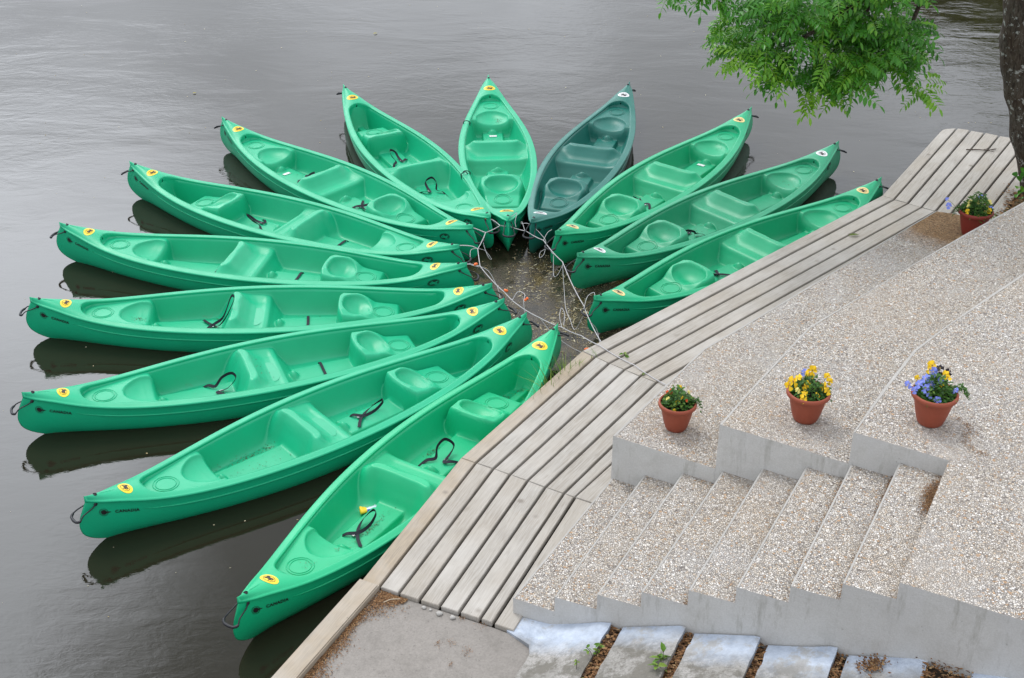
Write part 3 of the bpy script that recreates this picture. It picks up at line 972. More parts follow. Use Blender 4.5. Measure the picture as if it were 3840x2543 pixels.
for s in range(4):
    r0_, r1_ = ROWS[s], ROWS[s + 1]
    n = min(len(r0_), len(r1_)) - 1
    for k in range(n):
        g = (.0 if k == 0 else .0125, .0125)
        ex = None
        if s == 3 and k == 0: ex = [(5.90, 17.135), (5.80, 17.115), (5.745, 17.075), (5.70, 17.01)]
        plank(r0_[k], r0_[k + 1], r1_[k], r1_[k + 1], g, M['wood_warm'] if k == 0 and s < 2 else M['wood'], ex)
    if s == 1:   # odd last board beside the lowest tier
        plank(r0_[7], r0_[8], (1.63, 10.58), (1.75, 10.48), (.0075, .004), M['wood'])
# joists and fascia under the boards
def prism(mb, poly, z0, z1, mi_top=0, mi_side=1):
    n = len(poly)
    area = sum(poly[i][0] * poly[(i + 1) % n][1] - poly[(i + 1) % n][0] * poly[i][1] for i in range(n))
    if area < 0: poly = poly[::-1]
    mb.add([(x, y, z1) for x, y in poly], [tuple(range(n))], mi_top)
    mb.add([(x, y, z0) for x, y in poly], [tuple(reversed(range(n)))], mi_side)
    for i in range(n):
        a, b = poly[i], poly[(i + 1) % n]
        mb.add([(*a, z0), (*b, z0), (*b, z1), (*a, z1)], [(0, 1, 2, 3)], mi_side)
for s in range(4):
    a0, a1 = Vector(ROWS[s][0]), Vector(ROWS[s + 1][0]); b0, b1 = Vector(ROWS[s][-1]), Vector(ROWS[s + 1][-1])
    nj = max(2, int((a1 - a0).length / .6))
    mb = MB()
    for k in range(nj + 1):
        t = (k + .5 * (k == 0) * .2) / nj; t = min(max(t, .03), .97)
        p = a0.lerp(a1, t); q = b0.lerp(b1, t); d = (q - p).normalized(); w = Vector((-d.y, d.x)) * .035
        p = p + d * .06
        prism(mb, [tuple(p - w), tuple(q - w), tuple(q + w), tuple(p + w)], -.30, -.049, 0, 0)
    d = (a1 - a0).normalized(); inn = Vector((d.y, -d.x))
    p, q = a0 + inn * .03 + d * .02, a1 + inn * .03 - d * .02
    prism(mb, [tuple(p), tuple(q), tuple(q + inn * .028), tuple(p + inn * .028)], -.45, -.05, 0, 0)
    link('joist', mb.mesh('joist', M['joist']), walkway)

# timber kerb beam
mb = MB()
bdir = Vector((-.51, -1.028)).normalized()
p0, p1 = Vector((-1.155, 7.985)), Vector((-1.000, 7.912))
q0, q1 = p0 + bdir * 3.2, p1 + bdir * 3.2
bm = bmesh.new()
ctr = (p0 + p1 + q0 + q1) / 4; ang = math.atan2(bdir.y, bdir.x)
Rm = Matrix.Rotation(-ang, 2)
loc = [Rm @ (p - ctr) for p in (p0, p1, q1, q0)]
tv = [bm.verts.new((p.x, p.y, 0)) for p in loc]; bv = [bm.verts.new((p.x, p.y, -.24)) for p in loc]
bm.faces.new(tv); bm.faces.new(bv[::-1])
for i in range(4): bm.faces.new((tv[i], bv[i], bv[(i + 1) % 4], tv[(i + 1) % 4]))
bmesh.ops.recalc_face_normals(bm, faces=bm.faces)
bmesh.ops.bevel(bm, geom=[e for e in bm.edges if all(v.co.z > -.01 for v in e.verts)], offset=.010, segments=2, affect='EDGES')
me = bpy.data.meshes.new('kerb_beam'); bm.to_mesh(me); bm.free(); me.materials.append(M['wood_warm'])
beam = link('kerb_beam', me); beam.location = (ctr.x, ctr.y, .392); beam.rotation_euler = (0, 0, ang)
tag(beam, 'thick squared timber kerb beam edging the concrete pad above the water', 'beam')

# ------------------------------------------------------------------ stairs, tiers, terrace
P = [(.016, 7.632), (.316, 7.484), (.612, 7.354), (.909, 7.224), (1.211, 7.082), (1.506, 6.953), (1.825, 6.802), (2.121, 6.671), (2.427, 6.521)]
# upper ends, all on one straight wall line
WA, WB = Vector((.836, 9.105)), Vector((3.088, 7.817))
U = []
for x in (.836, 1.086, 1.37, 1.657, 1.93, 2.221, 2.505, 2.80, 3.088):
    t = (x - WA.x) / (WB.x - WA.x); U.append((x, WA.y + t * (WB.y - WA.y)))
stairs = empty('stairs', (0, 0, 0)); tag(stairs, 'concrete stairs with pebbled treads climbing from the boardwalk', 'stairs')
def tread_block(mb, front0, front1, back1, back0, z0, z1, nose=.013):
    """a block whose top carries a thin smooth nosing along front0-front1"""
    f0, f1, b1, b0 = (Vector(p) for p in (front0, front1, back1, back0))
    d0 = (b0 - f0).normalized() * nose; d1 = (b1 - f1).normalized() * nose
    prism(mb, [tuple(f0), tuple(f1), tuple(b1), tuple(b0)], z0, z1, 0, 1)
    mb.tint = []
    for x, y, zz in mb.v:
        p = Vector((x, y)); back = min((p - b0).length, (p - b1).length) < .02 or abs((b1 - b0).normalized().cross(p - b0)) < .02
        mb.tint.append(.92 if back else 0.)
    z = z1 + .002
    q4 = [(*f0, z), (*f1, z), (*(f1 + d1), z), (*(f0 + d0), z)]
    mb.add(q4, orient(q4, [(0, 1, 2, 3)], (0, 0, 1)), 2, 0.)
wall_n = Vector((.35, .62)).normalized()
for k in range(8):
    mb = MB()
    u0_, u1_ = Vector(U[k]) + wall_n * .03, Vector(U[k + 1]) + wall_n * .03
    p0_, p1_ = Vector(P[k]), Vector(P[k + 1])
    # run a little under the next step; its front stays 2 mm behind the wall face
    ex = (p1_ - p0_).normalized() * .04; ey = (u1_ - u0_).normalized() * .04
    inn = (u0_ - p0_).normalized() * .002
    a, b, c, d = p0_, p1_ + ex + inn, u1_ + ey, u0_
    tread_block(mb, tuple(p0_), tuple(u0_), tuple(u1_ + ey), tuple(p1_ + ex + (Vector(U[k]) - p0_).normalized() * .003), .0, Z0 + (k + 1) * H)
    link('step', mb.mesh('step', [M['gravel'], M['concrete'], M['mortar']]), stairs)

terr = MB()
T3 = [(2.488, 8.195), (2.849, 8.755), (3.218, 9.315), (3.62, 9.735), (4.103, 10.225), (7.6, 13.62), (16, 13.62), (16, -1.2), (8.0, 3.66), (3.093, 6.179), (2.427, 6.521), (3.088, 7.817)]
T3[0] = (2.488, WA.y + (2.488 - WA.x) / (WB.x - WA.x) * (WB.y - WA.y))
prism(terr, T3, -.2, Z0 + 9 * H, 0, 1)
def edge_strip(mb, pts, w, z, inward):
    """smooth mortar line along an edge"""
    P2 = [Vector(p) for p in pts]; off = []
    for i, p in enumerate(P2):
        t = (P2[min(i + 1, len(P2) - 1)] - P2[max(i - 1, 0)]).normalized(); n = Vector((t.y, -t.x)) * inward
        off.append(p + n * w * random.uniform(.4, 1.1))
    for i in range(len(P2) - 1):
        q = [(*P2[i], z), (*P2[i + 1], z), (*off[i + 1], z), (*off[i], z)]
        mb.add(q, orient(q, [(0, 1, 2, 3)], (0, 0, 1)), 2)
edge_strip(terr, T3[0:6], .022, Z0 + 9 * H + .002, 1)
o = link('upper_terrace', terr.mesh('upper_terrace', [M['gravel'], M['concrete'], M['mortar']]))
tag(o, 'upper terrace of pebbled concrete at the head of the stairs', 'terrace', None, 'structure')

t2 = MB()
T2 = [(1.603, 8.683), (1.919, 9.168), (2.561, 10.150), (3.056, 10.630), (3.78, 11.345), (4.45, 11.985), (5.244, 12.714), (8.2, 15.46), (8.2, 13.5), (4.2, 10.22), (3.3, 9.30), (2.62, 8.36), (2.50, 8.22)]
T2[0] = (1.603, WA.y + (1.603 - WA.x) / (WB.x - WA.x) * (WB.y - WA.y)); T2[-1] = (2.495, T3[0][1] + .03)
T2.append((2.487, T3[0][1] + .001))
prism(t2, T2, -.15, Z0 + 7 * H, 0, 1)
edge_strip(t2, T2[0:8], .022, Z0 + 7 * H + .002, 1)
o = link('seating_tier', t2.mesh('seating_tier', [M['gravel'], M['concrete'], M['mortar']]))
tag(o, 'upper pebbled concrete tier, carrying the pot crowded with yellow pansies', 'terrace', 'pebbled seating tiers')
t1 = MB()
T1 = [(.826, 9.110), (1.539, 10.195), (1.721, 10.480), (2.128, 10.880), (4.163, 12.952), (4.584, 13.374), (4.737, 13.320), (4.828, 13.276), (5.051, 13.102), (5.40, 12.80), (4.5, 11.97), (3.1, 10.60), (2.6, 10.12), (1.70, 8.76), (1.61, T2[0][1] + .03)]
T1[0] = (.826, WA.y + .0057)
T1.append((1.602, T2[0][1] + .001))
prism(t1, T1, -.1, Z0 + 4 * H, 0, 1)
edge_strip(t1, T1[0:6], .020, Z0 + 4 * H + .002, 1)
o = link('seating_tier', t1.mesh('seating_tier', [M['gravel_wet'], M['concrete'], M['mortar']]))
tag(o, 'lowest pebbled concrete tier along the boardwalk, damp and brown at its far end', 'terrace', 'pebbled seating tiers')

# concrete pad by the water
mb = MB()
pad = [(-1.0, 7.905), (-.131, 7.505), (.03, 7.42), (.12, 7.38), (.28, 7.18), (.10, 6.80), (-.28, 6.0), (-.9, 4.6), (-2.45, 4.6)]
# densified outline so the edge to the boards can wander a little
prism(mb, pad, -.2, .335, 0, 0)
o = link('concrete_pad', mb.mesh('concrete_pad', [M['pad']])); tag(o, 'worn grey concrete pad beside the timber beam', 'pavement', None, 'structure')

# old sloping slab steps along the stair wall
def mat_slab():
    t = NT('limewashed_slab'); v = t.coord()
    a = t.noise(v, 2.0, 6, .65); g = t.noise(v, 75, 4, .65)
    c = t.mix(t.ramp(a, [(.35, 0.), (.7, .9)]), (.37, .355, .335), (.21, .20, .18))
    c = t.mix(t.ramp(g, [(.36, .5), (.6, 0.)]), c, (.17, .16, .14))
    blot = t.ramp(t.noise(v, 4.5, 7, .78), [(.44, 0.), (.54, .95)])
    c = t.mix(blot, c, (.15, .14, .12))
    c = t.mix(t.ramp(t.noise(v, 26, 5, .8), [(.52, 0.), (.62, .6)]), c, (.12, .115, .10))
    # limewash brushed on nearest the wall: local y is the distance from the wall
    y = t.sep(t.n('TexCoord').outputs['Object'])[1]
    rnd = t.oinfo()
    lim = t.math('ADD', t.math('ADD', y, t.math('MULTIPLY', t.noise(v, 2.4, 5, .7), .34)), t.math('MULTIPLY', rnd, .20))
    wash = t.ramp(lim, [(.36, .95), (.44, .45), (.56, 0.)])
    lime = t.mix(t.ramp(t.noise(v, 7, 6, .75), [(.35, 0.), (.65, 1.)]), (.34, .39, .47), (.52, .58, .67))
    lime = t.mix(t.ramp(t.noise(v, 3.1, 6, .75), [(.52, 0.), (.60, .8)]), lime, (.36, .35, .33))
    c = t.mix(wash, c, lime)
    t.bsdf(c, .85, .2, t.bump(t.math('ADD', g, t.math('MULTIPLY', a, 2.)), .5, .008))
    return t.m
M['slab'] = mat_slab()
WD = (Vector(P[8]) - Vector(P[0])).normalized(); WN = Vector((WD.y, -WD.x))      # along the wall, away from it
W0 = Vector((.016, 7.632))
SL = [(-.02, .775, .345, .585), (.865, 1.32, .570, .764), (1.385, 1.84, .715, .871), (1.90, 2.352, .808, .985), (2.425, 2.915, .938, 1.10), (3.19, 3.75, 1.11, 1.27), (3.86, 4.4, 1.25, 1.42)]
SLAB_LBL = ['old sloping concrete slab step at the foot of the stair wall, beside the boardwalk end',
 'second old slab step up the wall, bare grey with weeds both sides',
 'third old slab step along the wall, pale blue limewash in its upper right corner',
 'fourth old slab step along the wall, with a broad pale blue limewash band',
 'fifth old slab step along the wall, crumbs of brown leaves on its limewash',
 'old slab step at the bottom right corner of the picture', 'old slab step beyond the right edge, highest of the row']
old = []
for i, (s0, s1, za, zb) in enumerate(SL):
    bm = bmesh.new(); nx_, ny_ = 10, 26; D = 2.2
    rr = random.Random(40 + i)
    grid = []
    for a in range(nx_ + 1):
        row = []
        for b in range(ny_ + 1):
            y = .006 + (D) * b / ny_; s_ = s0 + (.31 * sst(.13, .30, y) if i == 0 else 0.)
            s = s_ + (s1 - s_) * a / nx_; z_ = ipl(s, [(-.02, .345), (.29, .372), (s1, zb)]) if i == 0 else za + (zb - za) * a / nx_
            z = z_ + .010 * mnoise.noise(Vector((s * 3, y * 3, i * 5)))
            e = .0
            if a == nx_: z -= .012; e = .009 * mnoise.noise(Vector((y * 9, i, 0)))
            if a == 0: e = .014 * mnoise.noise(Vector((y * 8, i, 3)))
            row.append(bm.verts.new((s + e, y, z)))
        grid.append(row)
    for a in range(nx_):
        for b in range(ny_): bm.faces.new((grid[a][b], grid[a][b + 1], grid[a + 1][b + 1], grid[a + 1][b]))
    # skirts
    per = [grid[a][0] for a in range(nx_ + 1)] + [grid[nx_][b] for b in range(1, ny_ + 1)] + [grid[a][ny_] for a in range(nx_ - 1, -1, -1)] + [grid[0][b] for b in range(ny_ - 1, 0, -1)]
    low = [bm.verts.new((v.co.x, v.co.y, za - .25)) for v in per]
    for k in range(len(per)):
        l = (k + 1) % len(per); bm.faces.new((per[k], per[l], low[l], low[k]))
    bmesh.ops.recalc_face_normals(bm, faces=bm.faces)
    me = bpy.data.meshes.new('slab_step'); bm.to_mesh(me); bm.free(); me.materials.append(M['slab'])
    o = link('slab_step', me); ang = math.atan2(WD.y, WD.x)
    # local x along the wall, local y away from it
    mtx = Matrix(((WD.x, WN.x, 0, W0.x), (WD.y, WN.y, 0, W0.y), (0, 0, 1, 0), (0, 0, 0, 1)))
    o.matrix_world = mtx
    tag(o, SLAB_LBL[i], 'step', 'old slab steps along the stair wall')
    old.append(o)

# soil under everything on the land side, out to the horizon
mb = MB()
shore = [(-2.6, 4.6), (-1.08, 7.80), (-.36, 9.50), (.76, 11.25), (4.5, 14.85), (5.85, 17.0), (6.9, 16.5), (12, 15.5), (40, 18), (600, 40), (600, -400), (-30, -400), (-8, -8)]
prism(mb, shore, -1.2, .20, 0, 0)
o = link('ground', mb.mesh('ground', [M['soil']])); tag(o, 'dark soil bank under the boardwalk and terraces', 'ground', None, 'structure')
mb = MB()
bank = [(5.55, 14.10), (6.95, 16.40), (8, 16.2), (12, 15.3), (30, 17), (30, 13), (8, 15.3), (5.2, 12.6)]
prism(mb, bank, .0, .33, 0, 0)
M['turf'] = mat_concrete('needle_strewn_earth', (.20, .15, .09), (.07, .055, .03), 120., False)
o = link('earth_strip', mb.mesh('earth_strip', [M['turf']])); tag(o, 'needle strewn earth between boardwalk and tree', 'ground', None, 'structure')

# ------------------------------------------------------------------ flower pots
def mat_terracotta(name, col):
    t = NT(name); v = t.coord()
    f = t.noise(v, 9, 5, .6); g = t.noise(v, 160, 3, .6)
    c = t.mix(t.ramp(f, [(.35, 0.), (.75, .6)]), col, tuple(x * .72 for x in col))
    c = t.mix(t.math('MULTIPLY', g, .25), c, tuple(min(1, x * 1.5) for x in col))
    t.bsdf(c, .55, .35, t.bump(g, .25, .003)); return t.m
M['terracotta'] = mat_terracotta('terracotta_plastic', (.27, .062, .032))
M['terracotta_deep'] = mat_terracotta('deep_red_plastic', (.19, .024, .016))
M['compost'] = mat_plain('compost', (.018, .014, .010), .95, .1)
M['pansy_leaf'] = mat_leaf('pansy_leaf', (.020, .065, .012), (.055, .17, .020), (.16, .26, .04), .25)
PET = {k: mat_plain('petal_' + k, c, .6, .3) for k, c in dict(yellow=(.85, .55, .015), blue=(.22, .27, .72), black=(.010, .006, .010), orange=(.75, .10, .02), pale=(.86, .76, .22)).items()}
M['pansy_eye'] = mat_plain('pansy_eye', (.12, .03, .06), .6, .3)

def leaf_quad(mb, base, d, ln, wd, tint, curl=.0, roll=0.):
    d = d.normalized(); side = d.cross(Vector((0, 0, 1)))
    side = side.normalized() if side.length > 1e-4 else Vector((1, 0, 0))
    if roll: side = Matrix.Rotation(roll, 3, d) @ side
    nrm = side.cross(d)
    p1 = base + d * ln * .35; p2 = base + d * ln * .72 - nrm * curl * ln * .4; p3 = base + d * ln - nrm * curl * ln
    fold = nrm * wd * .18
    vs = [base, p1 - side * wd * .5 + fold, p1, p1 + side * wd * .5 + fold, p2 - side * wd * .40 + fold * .8, p2, p2 + side * wd * .40 + fold * .8, p3]
    mb.add(vs, [(0, 2, 1), (0, 3, 2), (1, 2, 5, 4), (2, 3, 6, 5), (4, 5, 7), (5, 6, 7)], 0, tint)

def pansy(kind, size, face, seed):
    """five rounded petals and a dark eye, facing `face`"""
    r = random.Random(seed); f = Vector(face).normalized()
    a = f.orthogonal().normalized()
    upv = Vector((0, 0, 1)); a = (upv - f * upv.dot(f)); a = a.normalized() if a.length > .05 else f.orthogonal().normalized()
    b = f.cross(a)
    mb = MB()
    for k, (ang, ln, wd) in enumerate([(.42, 1.0, .95), (-.42, 1.0, .95), (1.45, .85, .80), (-1.45, .85, .80), (PI, 1.05, 1.25)]):
        d = a * math.cos(ang) + b * math.sin(ang); s = f.cross(d)
        n = 9; vs = [f * .002 * k]
        for i in range(n):
            t = -1.15 + 2.3 * i / (n - 1)
            rad = size * ln * (.55 + .45 * math.cos(t * .9)) * (1 + .06 * r.uniform(-1, 1))
            q = d * (rad * math.cos(t * .62)) + s * (rad * wd * .62 * math.sin(t)) + f * (size * .16 * math.cos(3 * t + k) - size * .10 + .0022 * k)
            vs.append(q)
        mb.add(vs, [(0, i, i + 1) for i in range(1, n)], 0)
    n = 8
    vs = [f * size * .06] + [f * size * .05 + (a * math.cos(2 * PI * i / n) + b * math.sin(2 * PI * i / n)) * size * .22 for i in range(n)]
    mb.add(vs, [(0, 1 + i, 1 + (i + 1) % n) for i in range(n)], 1)
    eye = PET['yellow'] if kind in ('black', 'blue') else M['pansy_eye']
    return mb.mesh('flower', [PET[kind], eye], True)

def flower_pot(loc, rad, hgt, potmat, label, flowers, nleaf, spread, seed, lift=.10, trail=None, sc_=1.):
    r = random.Random(seed)
    root = empty('flower_pot', loc); tag(root, label, 'flower pot', 'flower pots on the terraces')
    k = rad
    prof = [(0, 0), (.50 * k, 0), (.56 * k, .012), (.66 * k, .25 * hgt), (.77 * k, .55 * hgt), (.84 * k, .80 * hgt), (.85 * k, .83 * hgt),
            (.93 * k, .84 * hgt), (.985 * k, .865 * hgt), (1.0 * k, .91 * hgt), (.99 * k, .955 * hgt), (.955 * k, .99 * hgt), (.92 * k, 1.0 * hgt), (.88 * k, .985 * hgt), (.86 * k, .93 * hgt), (.82 * k, .70 * hgt)]
    mb = MB(); lathe_into(mb, prof, 56); link('pot', mb.mesh('pot', potmat, True), root)
    mb = MB(); vs = [(0, 0, .86 * hgt)]; n = 32
    for q in (.35, .65, .83):
        for i in range(n):
            a = 2 * PI * i / n; vs.append((q * k * math.cos(a), q * k * math.sin(a), .86 * hgt - .03 * q + r.uniform(-.006, .006)))
    fs = [(0, 1 + i, 1 + (i + 1) % n) for i in range(n)] + [(1 + m * n + i, 1 + (m + 1) * n + i, 1 + (m + 1) * n + (i + 1) % n, 1 + m * n + (i + 1) % n) for m in (0, 1) for i in range(n)]
    mb.add(vs, fs); link('soil', mb.mesh('soil', M['compost'], True), root)
    mb = MB()
    for i in range(nleaf):
        a = r.uniform(0, 2 * PI); rr = k * (r.random() ** .6) * spread
        top = .88 * hgt + lift * (1 - (rr / (k * spread)) ** 2) * r.random()
        base = Vector((rr * .8 * math.cos(a), rr * .8 * math.sin(a), top))
        d = Vector((math.cos(a + r.uniform(-1, 1)), math.sin(a + r.uniform(-1, 1)), r.uniform(-.15, .9)))
        leaf_quad(mb, base, d, r.uniform(.022, .045), r.uniform(.014, .026), min(1, max(0, r.gauss(.45, .25))), r.uniform(0, .5), r.uniform(-.6, .6))
    for (a, n_, ln) in (trail or []):
        for i in range(n_):
            t = i / n_; rr = k * (.7 + t * ln)
            base = Vector((rr * math.cos(a + r.gauss(0, .12)), rr * math.sin(a + r.gauss(0, .12)), .95 * hgt + .06 * math.sin(t * PI) - .05 * t + r.uniform(-.02, .02)))
            d = Vector((math.cos(a + r.uniform(-1.4, 1.4)), math.sin(a + r.uniform(-1.4, 1.4)), r.uniform(-.3, .8)))
            leaf_quad(mb, base, d, r.uniform(.018, .036), r.uniform(.010, .018), r.gauss(.4, .2), .3, r.uniform(-.8, .8))
    # thin flower stalks
    link('foliage', mb.mesh('foliage', M['pansy_leaf'], False), root)
    st = MB()
    for i, (kind, x, y, z, s, face) in enumerate(flowers):
        fl = link('flower', pansy(kind, s * sc_, face, seed * 50 + i), root); fl.location = (x, y, hgt + z)
        b = Vector((x * .55, y * .55, .86 * hgt)); e = Vector((x, y, hgt + z)) - Vector(face).normalized() * .006
        tube_into(st, [b, b.lerp(e, .5) + Vector((0, 0, .02)), e], .0018, 5, smooth_sub=3)
    link('stalks', st.mesh('stalks', mat_plain('stalk', (.05, .12, .02), .6, .3)), root)
    return root
CF = (-.25, -.80, .55)
r = random.Random(5)
def fc(): return (-.2 + r.uniform(-.7, .7), -.75 + r.uniform(-.4, .5), .6 + r.uniform(-.3, .5))
flower_pot((1.349, 9.235, Z0 + 4 * H), .158, .255, M['terracotta'], 'terracotta pot on the lowest tier with sparse orange and yellow blooms',
  [('orange', -.045, .07, .055, .026, fc()), ('orange', -.075, .06, .045, .024, fc()), ('orange', -.05, .03, .07, .020, fc()), ('orange', .06, -.06, .05, .014, fc()), ('yellow', .02, .08, .085, .022, fc()), ('yellow', -.01, -.05, .03, .024, fc()), ('pale', -.085, -.01, .035, .020, fc()), ('yellow', .03, -.02, .05, .016, fc()), ('yellow', -.04, -.12, -.01, .018, fc()), ('pale', .09, .05, .06, .015, fc())],
  470, .98, 11, .16, [(-.05, 50, .5)])
flower_pot((2.275, 8.75, Z0 + 7 * H), .170, .262, M['terracotta'], 'terracotta pot on the upper tier crowded with big yellow pansies',
  [('yellow', -.13, .0, .075, .050, fc()), ('yellow', -.165, -.02, .05, .038, fc()), ('yellow', -.09, .03, .09, .038, fc()), ('yellow', .0, .06, .10, .042, fc()), ('yellow', .03, .09, .12, .044, fc()), ('blue', -.03, .10, .10, .030, fc()), ('blue', .04, .13, .12, .026, (0, -.3, 1)),
   ('yellow', -.03, -.03, .06, .042, fc()), ('yellow', -.06, -.10, .03, .034, fc()), ('yellow', -.065, -.125, -.005, .034, fc()), ('yellow', .10, -.03, .055, .038, fc()), ('yellow', .125, -.06, .03, .032, fc()), ('yellow', .14, .05, .09, .034, fc()), ('yellow', .16, .03, .06, .030, fc()), ('pale', -.10, -.06, .035, .026, fc()), ('yellow', .045, -.09, .015, .022, fc())],
  420, 1.0, 12, .15, [(-.2, 30, .25)])
flower_pot((3.078, 8.30, Z0 + 9 * H), .170, .265, M['terracotta'], 'terracotta pot at the stair head with blue, yellow and black pansies',
  [('blue', -.13, .0, .06, .040, fc()), ('blue', -.08, .03, .09, .046, fc()), ('blue', -.05, -.02, .07, .044, fc()), ('blue', -.09, -.04, .05, .040, fc()), ('blue', -.20, .02, .045, .036, fc()), ('blue', -.165, -.03, .03, .032, fc()), ('blue', -.02, .06, .13, .044, fc()), ('blue', -.07, -.08, .015, .030, fc()), ('blue', -.02, -.125, .0, .040, CF),
   ('blue', .125, -.05, .04, .032, fc()), ('blue', .03, .02, .085, .030, fc()), ('yellow', -.02, .11, .15, .050, fc()), ('yellow', -.04, .09, .13, .036, fc()), ('yellow', .07, .06, .105, .040, fc()), ('yellow', .09, .05, .09, .034, fc()), ('yellow', -.13, .06, .075, .030, fc()), ('yellow', .04, .0, .06, .026, fc()), ('black', .04, .11, .13, .040, fc()), ('black', .10, .09, .11, .034, fc()), ('black', .06, .03, .07, .026, fc()), ('black', .035, .07, .10, .026, fc())],
  620, 1.0, 13, .17, [(.1, 120, .75)], .88)
flower_pot((4.81, 12.82, Z0 + 4 * H), .182, .285, M['terracotta_deep'], 'deep red pot standing on the damp tier end, with pale yellow violas',
  [('pale', .10, -.03, .085, .046, CF), ('yellow', .10, -.09, .03, .036, CF), ('blue', .12, -.06, .06, .030, fc()), ('yellow', -.12, -.09, .02, .032, fc()), ('pale', -.08, .0, .09, .030, fc()), ('pale', -.10, -.04, .06, .028, fc()), ('pale', .0, .0, .08, .028, fc()), ('pale', -.02, -.14, -.01, .020, fc()), ('blue', -.30, -.02, .05, .040, CF), ('blue', -.31, .04, .10, .026, fc()), ('blue', .06, .11, .10, .026, fc()), ('pale', .06, -.10, .02, .020, fc())],
  900, 1.08, 14, .22, [(PI, 50, .55), (.2, 40, .3), (-1.6, 40, .15)], .92)

# ------------------------------------------------------------------ ropes
def sag(pts, drop=.02, sub=5):
    out = []
    V_ = [Vector(p) for p in pts]
    for a, b in zip(V_, V_[1:]):
        L = (b - a).length
        for k in range(sub):
            t = k / sub; p = a.lerp(b, t); p.z -= drop * L * 4 * t * (1 - t); out.append(p)
    out.append(V_[-1]); return out
def rope(name, label, mains, tails, radius=.0046):
    root = empty(name, mains[0][0]); root.location = (0, 0, 0)
    tag(root, label, 'rope')
    for i, m in enumerate(mains):
        mb = MB(); tube_into(mb, sag(m, .03), radius, 7); link('main_line', mb.mesh('main_line', M['rope'], True), root)
    for m in tails:
        mb = MB(); tube_into(mb, [Vector(p) for p in m], radius * .75, 6, smooth_sub=6); link('loose_end', mb.mesh('loose_end', M['rope'], True), root)
    return root
rl = rope('mooring_rope', 'grey mooring cord linking the left canoes and running over the boardwalk to the lowest tier',
  [[(-.145, 14.145, .36), (-.307, 13.985, .35), (-.387, 13.575, .35), (-.351, 13.161, .35), (-.08, 12.594, .34), (.042, 12.352, .34), (.282, 12.061, .34), (.5, 11.836, .36), (.687, 11.63, .385), (.86, 11.44, .388), (1.173, 11.075, .39), (1.445, 10.729, .388), (1.66, 10.455, .386)]],
  [[(-.307, 13.985, .35), (-.33, 13.86, .28), (-.27, 13.70, .18), (-.24, 13.78, .12), (-.32, 13.80, .22), (-.46, 13.70, .28), (-.47, 13.50, .26), (-.46, 13.30, .30), (-.36, 13.16, .34)],
   [(-.351, 13.161, .35), (-.25, 13.12, .30), (-.15, 12.98, .16), (-.12, 12.80, .10), (-.06, 12.62, .20), (-.05, 12.55, .33)],
   [(.0, 12.42, .34), (.06, 12.50, .40), (.13, 12.44, .40), (.12, 12.34, .36), (.15, 12.22, .20), (.20, 12.10, .12)],
   [(.282, 12.061, .34), (.42, 12.0, .18), (.60, 11.95, .06), (.72, 11.90, .02)],
   [(.50, 11.84, .36), (.48, 11.92, .44), (.50, 11.98, .50), (.53, 11.93, .46), (.52, 11.84, .38)]])
rr_ = rope('mooring_rope', 'grey mooring cord linking the right canoes and tied under the boardwalk edge',
  [[(-.145, 14.145, .365), (-.016, 14.137, .35), (.156, 14.051, .34), (.351, 13.818, .34), (.551, 13.297, .34), (.748, 12.32, .33), (.761, 12.206, .33), (.894, 11.57, .33)]],
  [[(.14, 14.06, .35), (.11, 14.16, .40), (.10, 14.20, .36), (.17, 14.17, .38), (.24, 14.12, .36), (.33, 13.98, .33), (.38, 13.86, .30), (.36, 13.72, .22), (.31, 13.70, .18), (.32, 13.76, .22), (.40, 13.72, .28), (.46, 13.55, .30)],
   [(.351, 13.818, .34), (.40, 13.93, .38), (.45, 13.97, .40)],
   [(.46, 13.55, .30), (.46, 13.36, .14), (.50, 13.25, .20), (.56, 13.28, .32)],
   [(.551, 13.297, .34), (.57, 13.10, .10), (.58, 12.80, .03), (.62, 12.55, .03), (.66, 12.30, .06), (.74, 12.22, .28)],
   [(.74, 12.24, .34), (.78, 12.36, .42), (.85, 12.42, .44), (.86, 12.36, .42)],
   [(.80, 12.0, .33), (.87, 12.06, .20), (.90, 11.95, .10), (.88, 11.80, .18), (.96, 11.76, .20), (1.06, 11.62, .24)],
   [(-.02, 14.13, .36), (-.06, 14.20, .42), (.0, 14.22, .45), (.05, 14.25, .47), (.03, 14.17, .40), (.04, 14.12, .36)]])
# orange tape on the knots
def knot(x, y, z, parent, seed):
    q = random.Random(seed); mb = MB()
    for k in range(3):
        lathe_into(mb, [(0, -.012), (.012, -.010), (.016, 0), (.011, .011), (0, .013)], 9, (x + q.uniform(-.014, .014), y + q.uniform(-.014, .014), z + q.uniform(-.008, .008)))
    link('orange_tape', mb.mesh('orange_tape', M['orange'], True), parent)
for i, (x, y, z) in enumerate([(-.300, 14.225, .42), (-.515, 14.05, .40), (-.67, 13.58, .38), (-.06, 12.60, .36), (.145, 12.41, .36), (.75, 11.66, .20), (-.40, 13.17, .37)]): knot(x, y, z, rl, i)
# short cords from the left canoes' tips to the line
for i, pts in enumerate([[(-.300, 14.225, .42), (-.22, 14.20, .40), (-.145, 14.15, .36)], [(-.515, 14.05, .40), (-.42, 14.04, .37), (-.307, 13.985, .35)], [(-.67, 13.58, .38), (-.56, 13.56, .40), (-.45, 13.58, .38), (-.387, 13.575, .35)],
                         [(-.55, 13.14, .38), (-.46, 13.17, .37), (-.36, 13.165, .35)]]):
    mb = MB(); tube_into(mb, [Vector(p) for p in pts], .006, 6, smooth_sub=5); link('loose_end', mb.mesh('loose_end', M['rope'], True), rl)

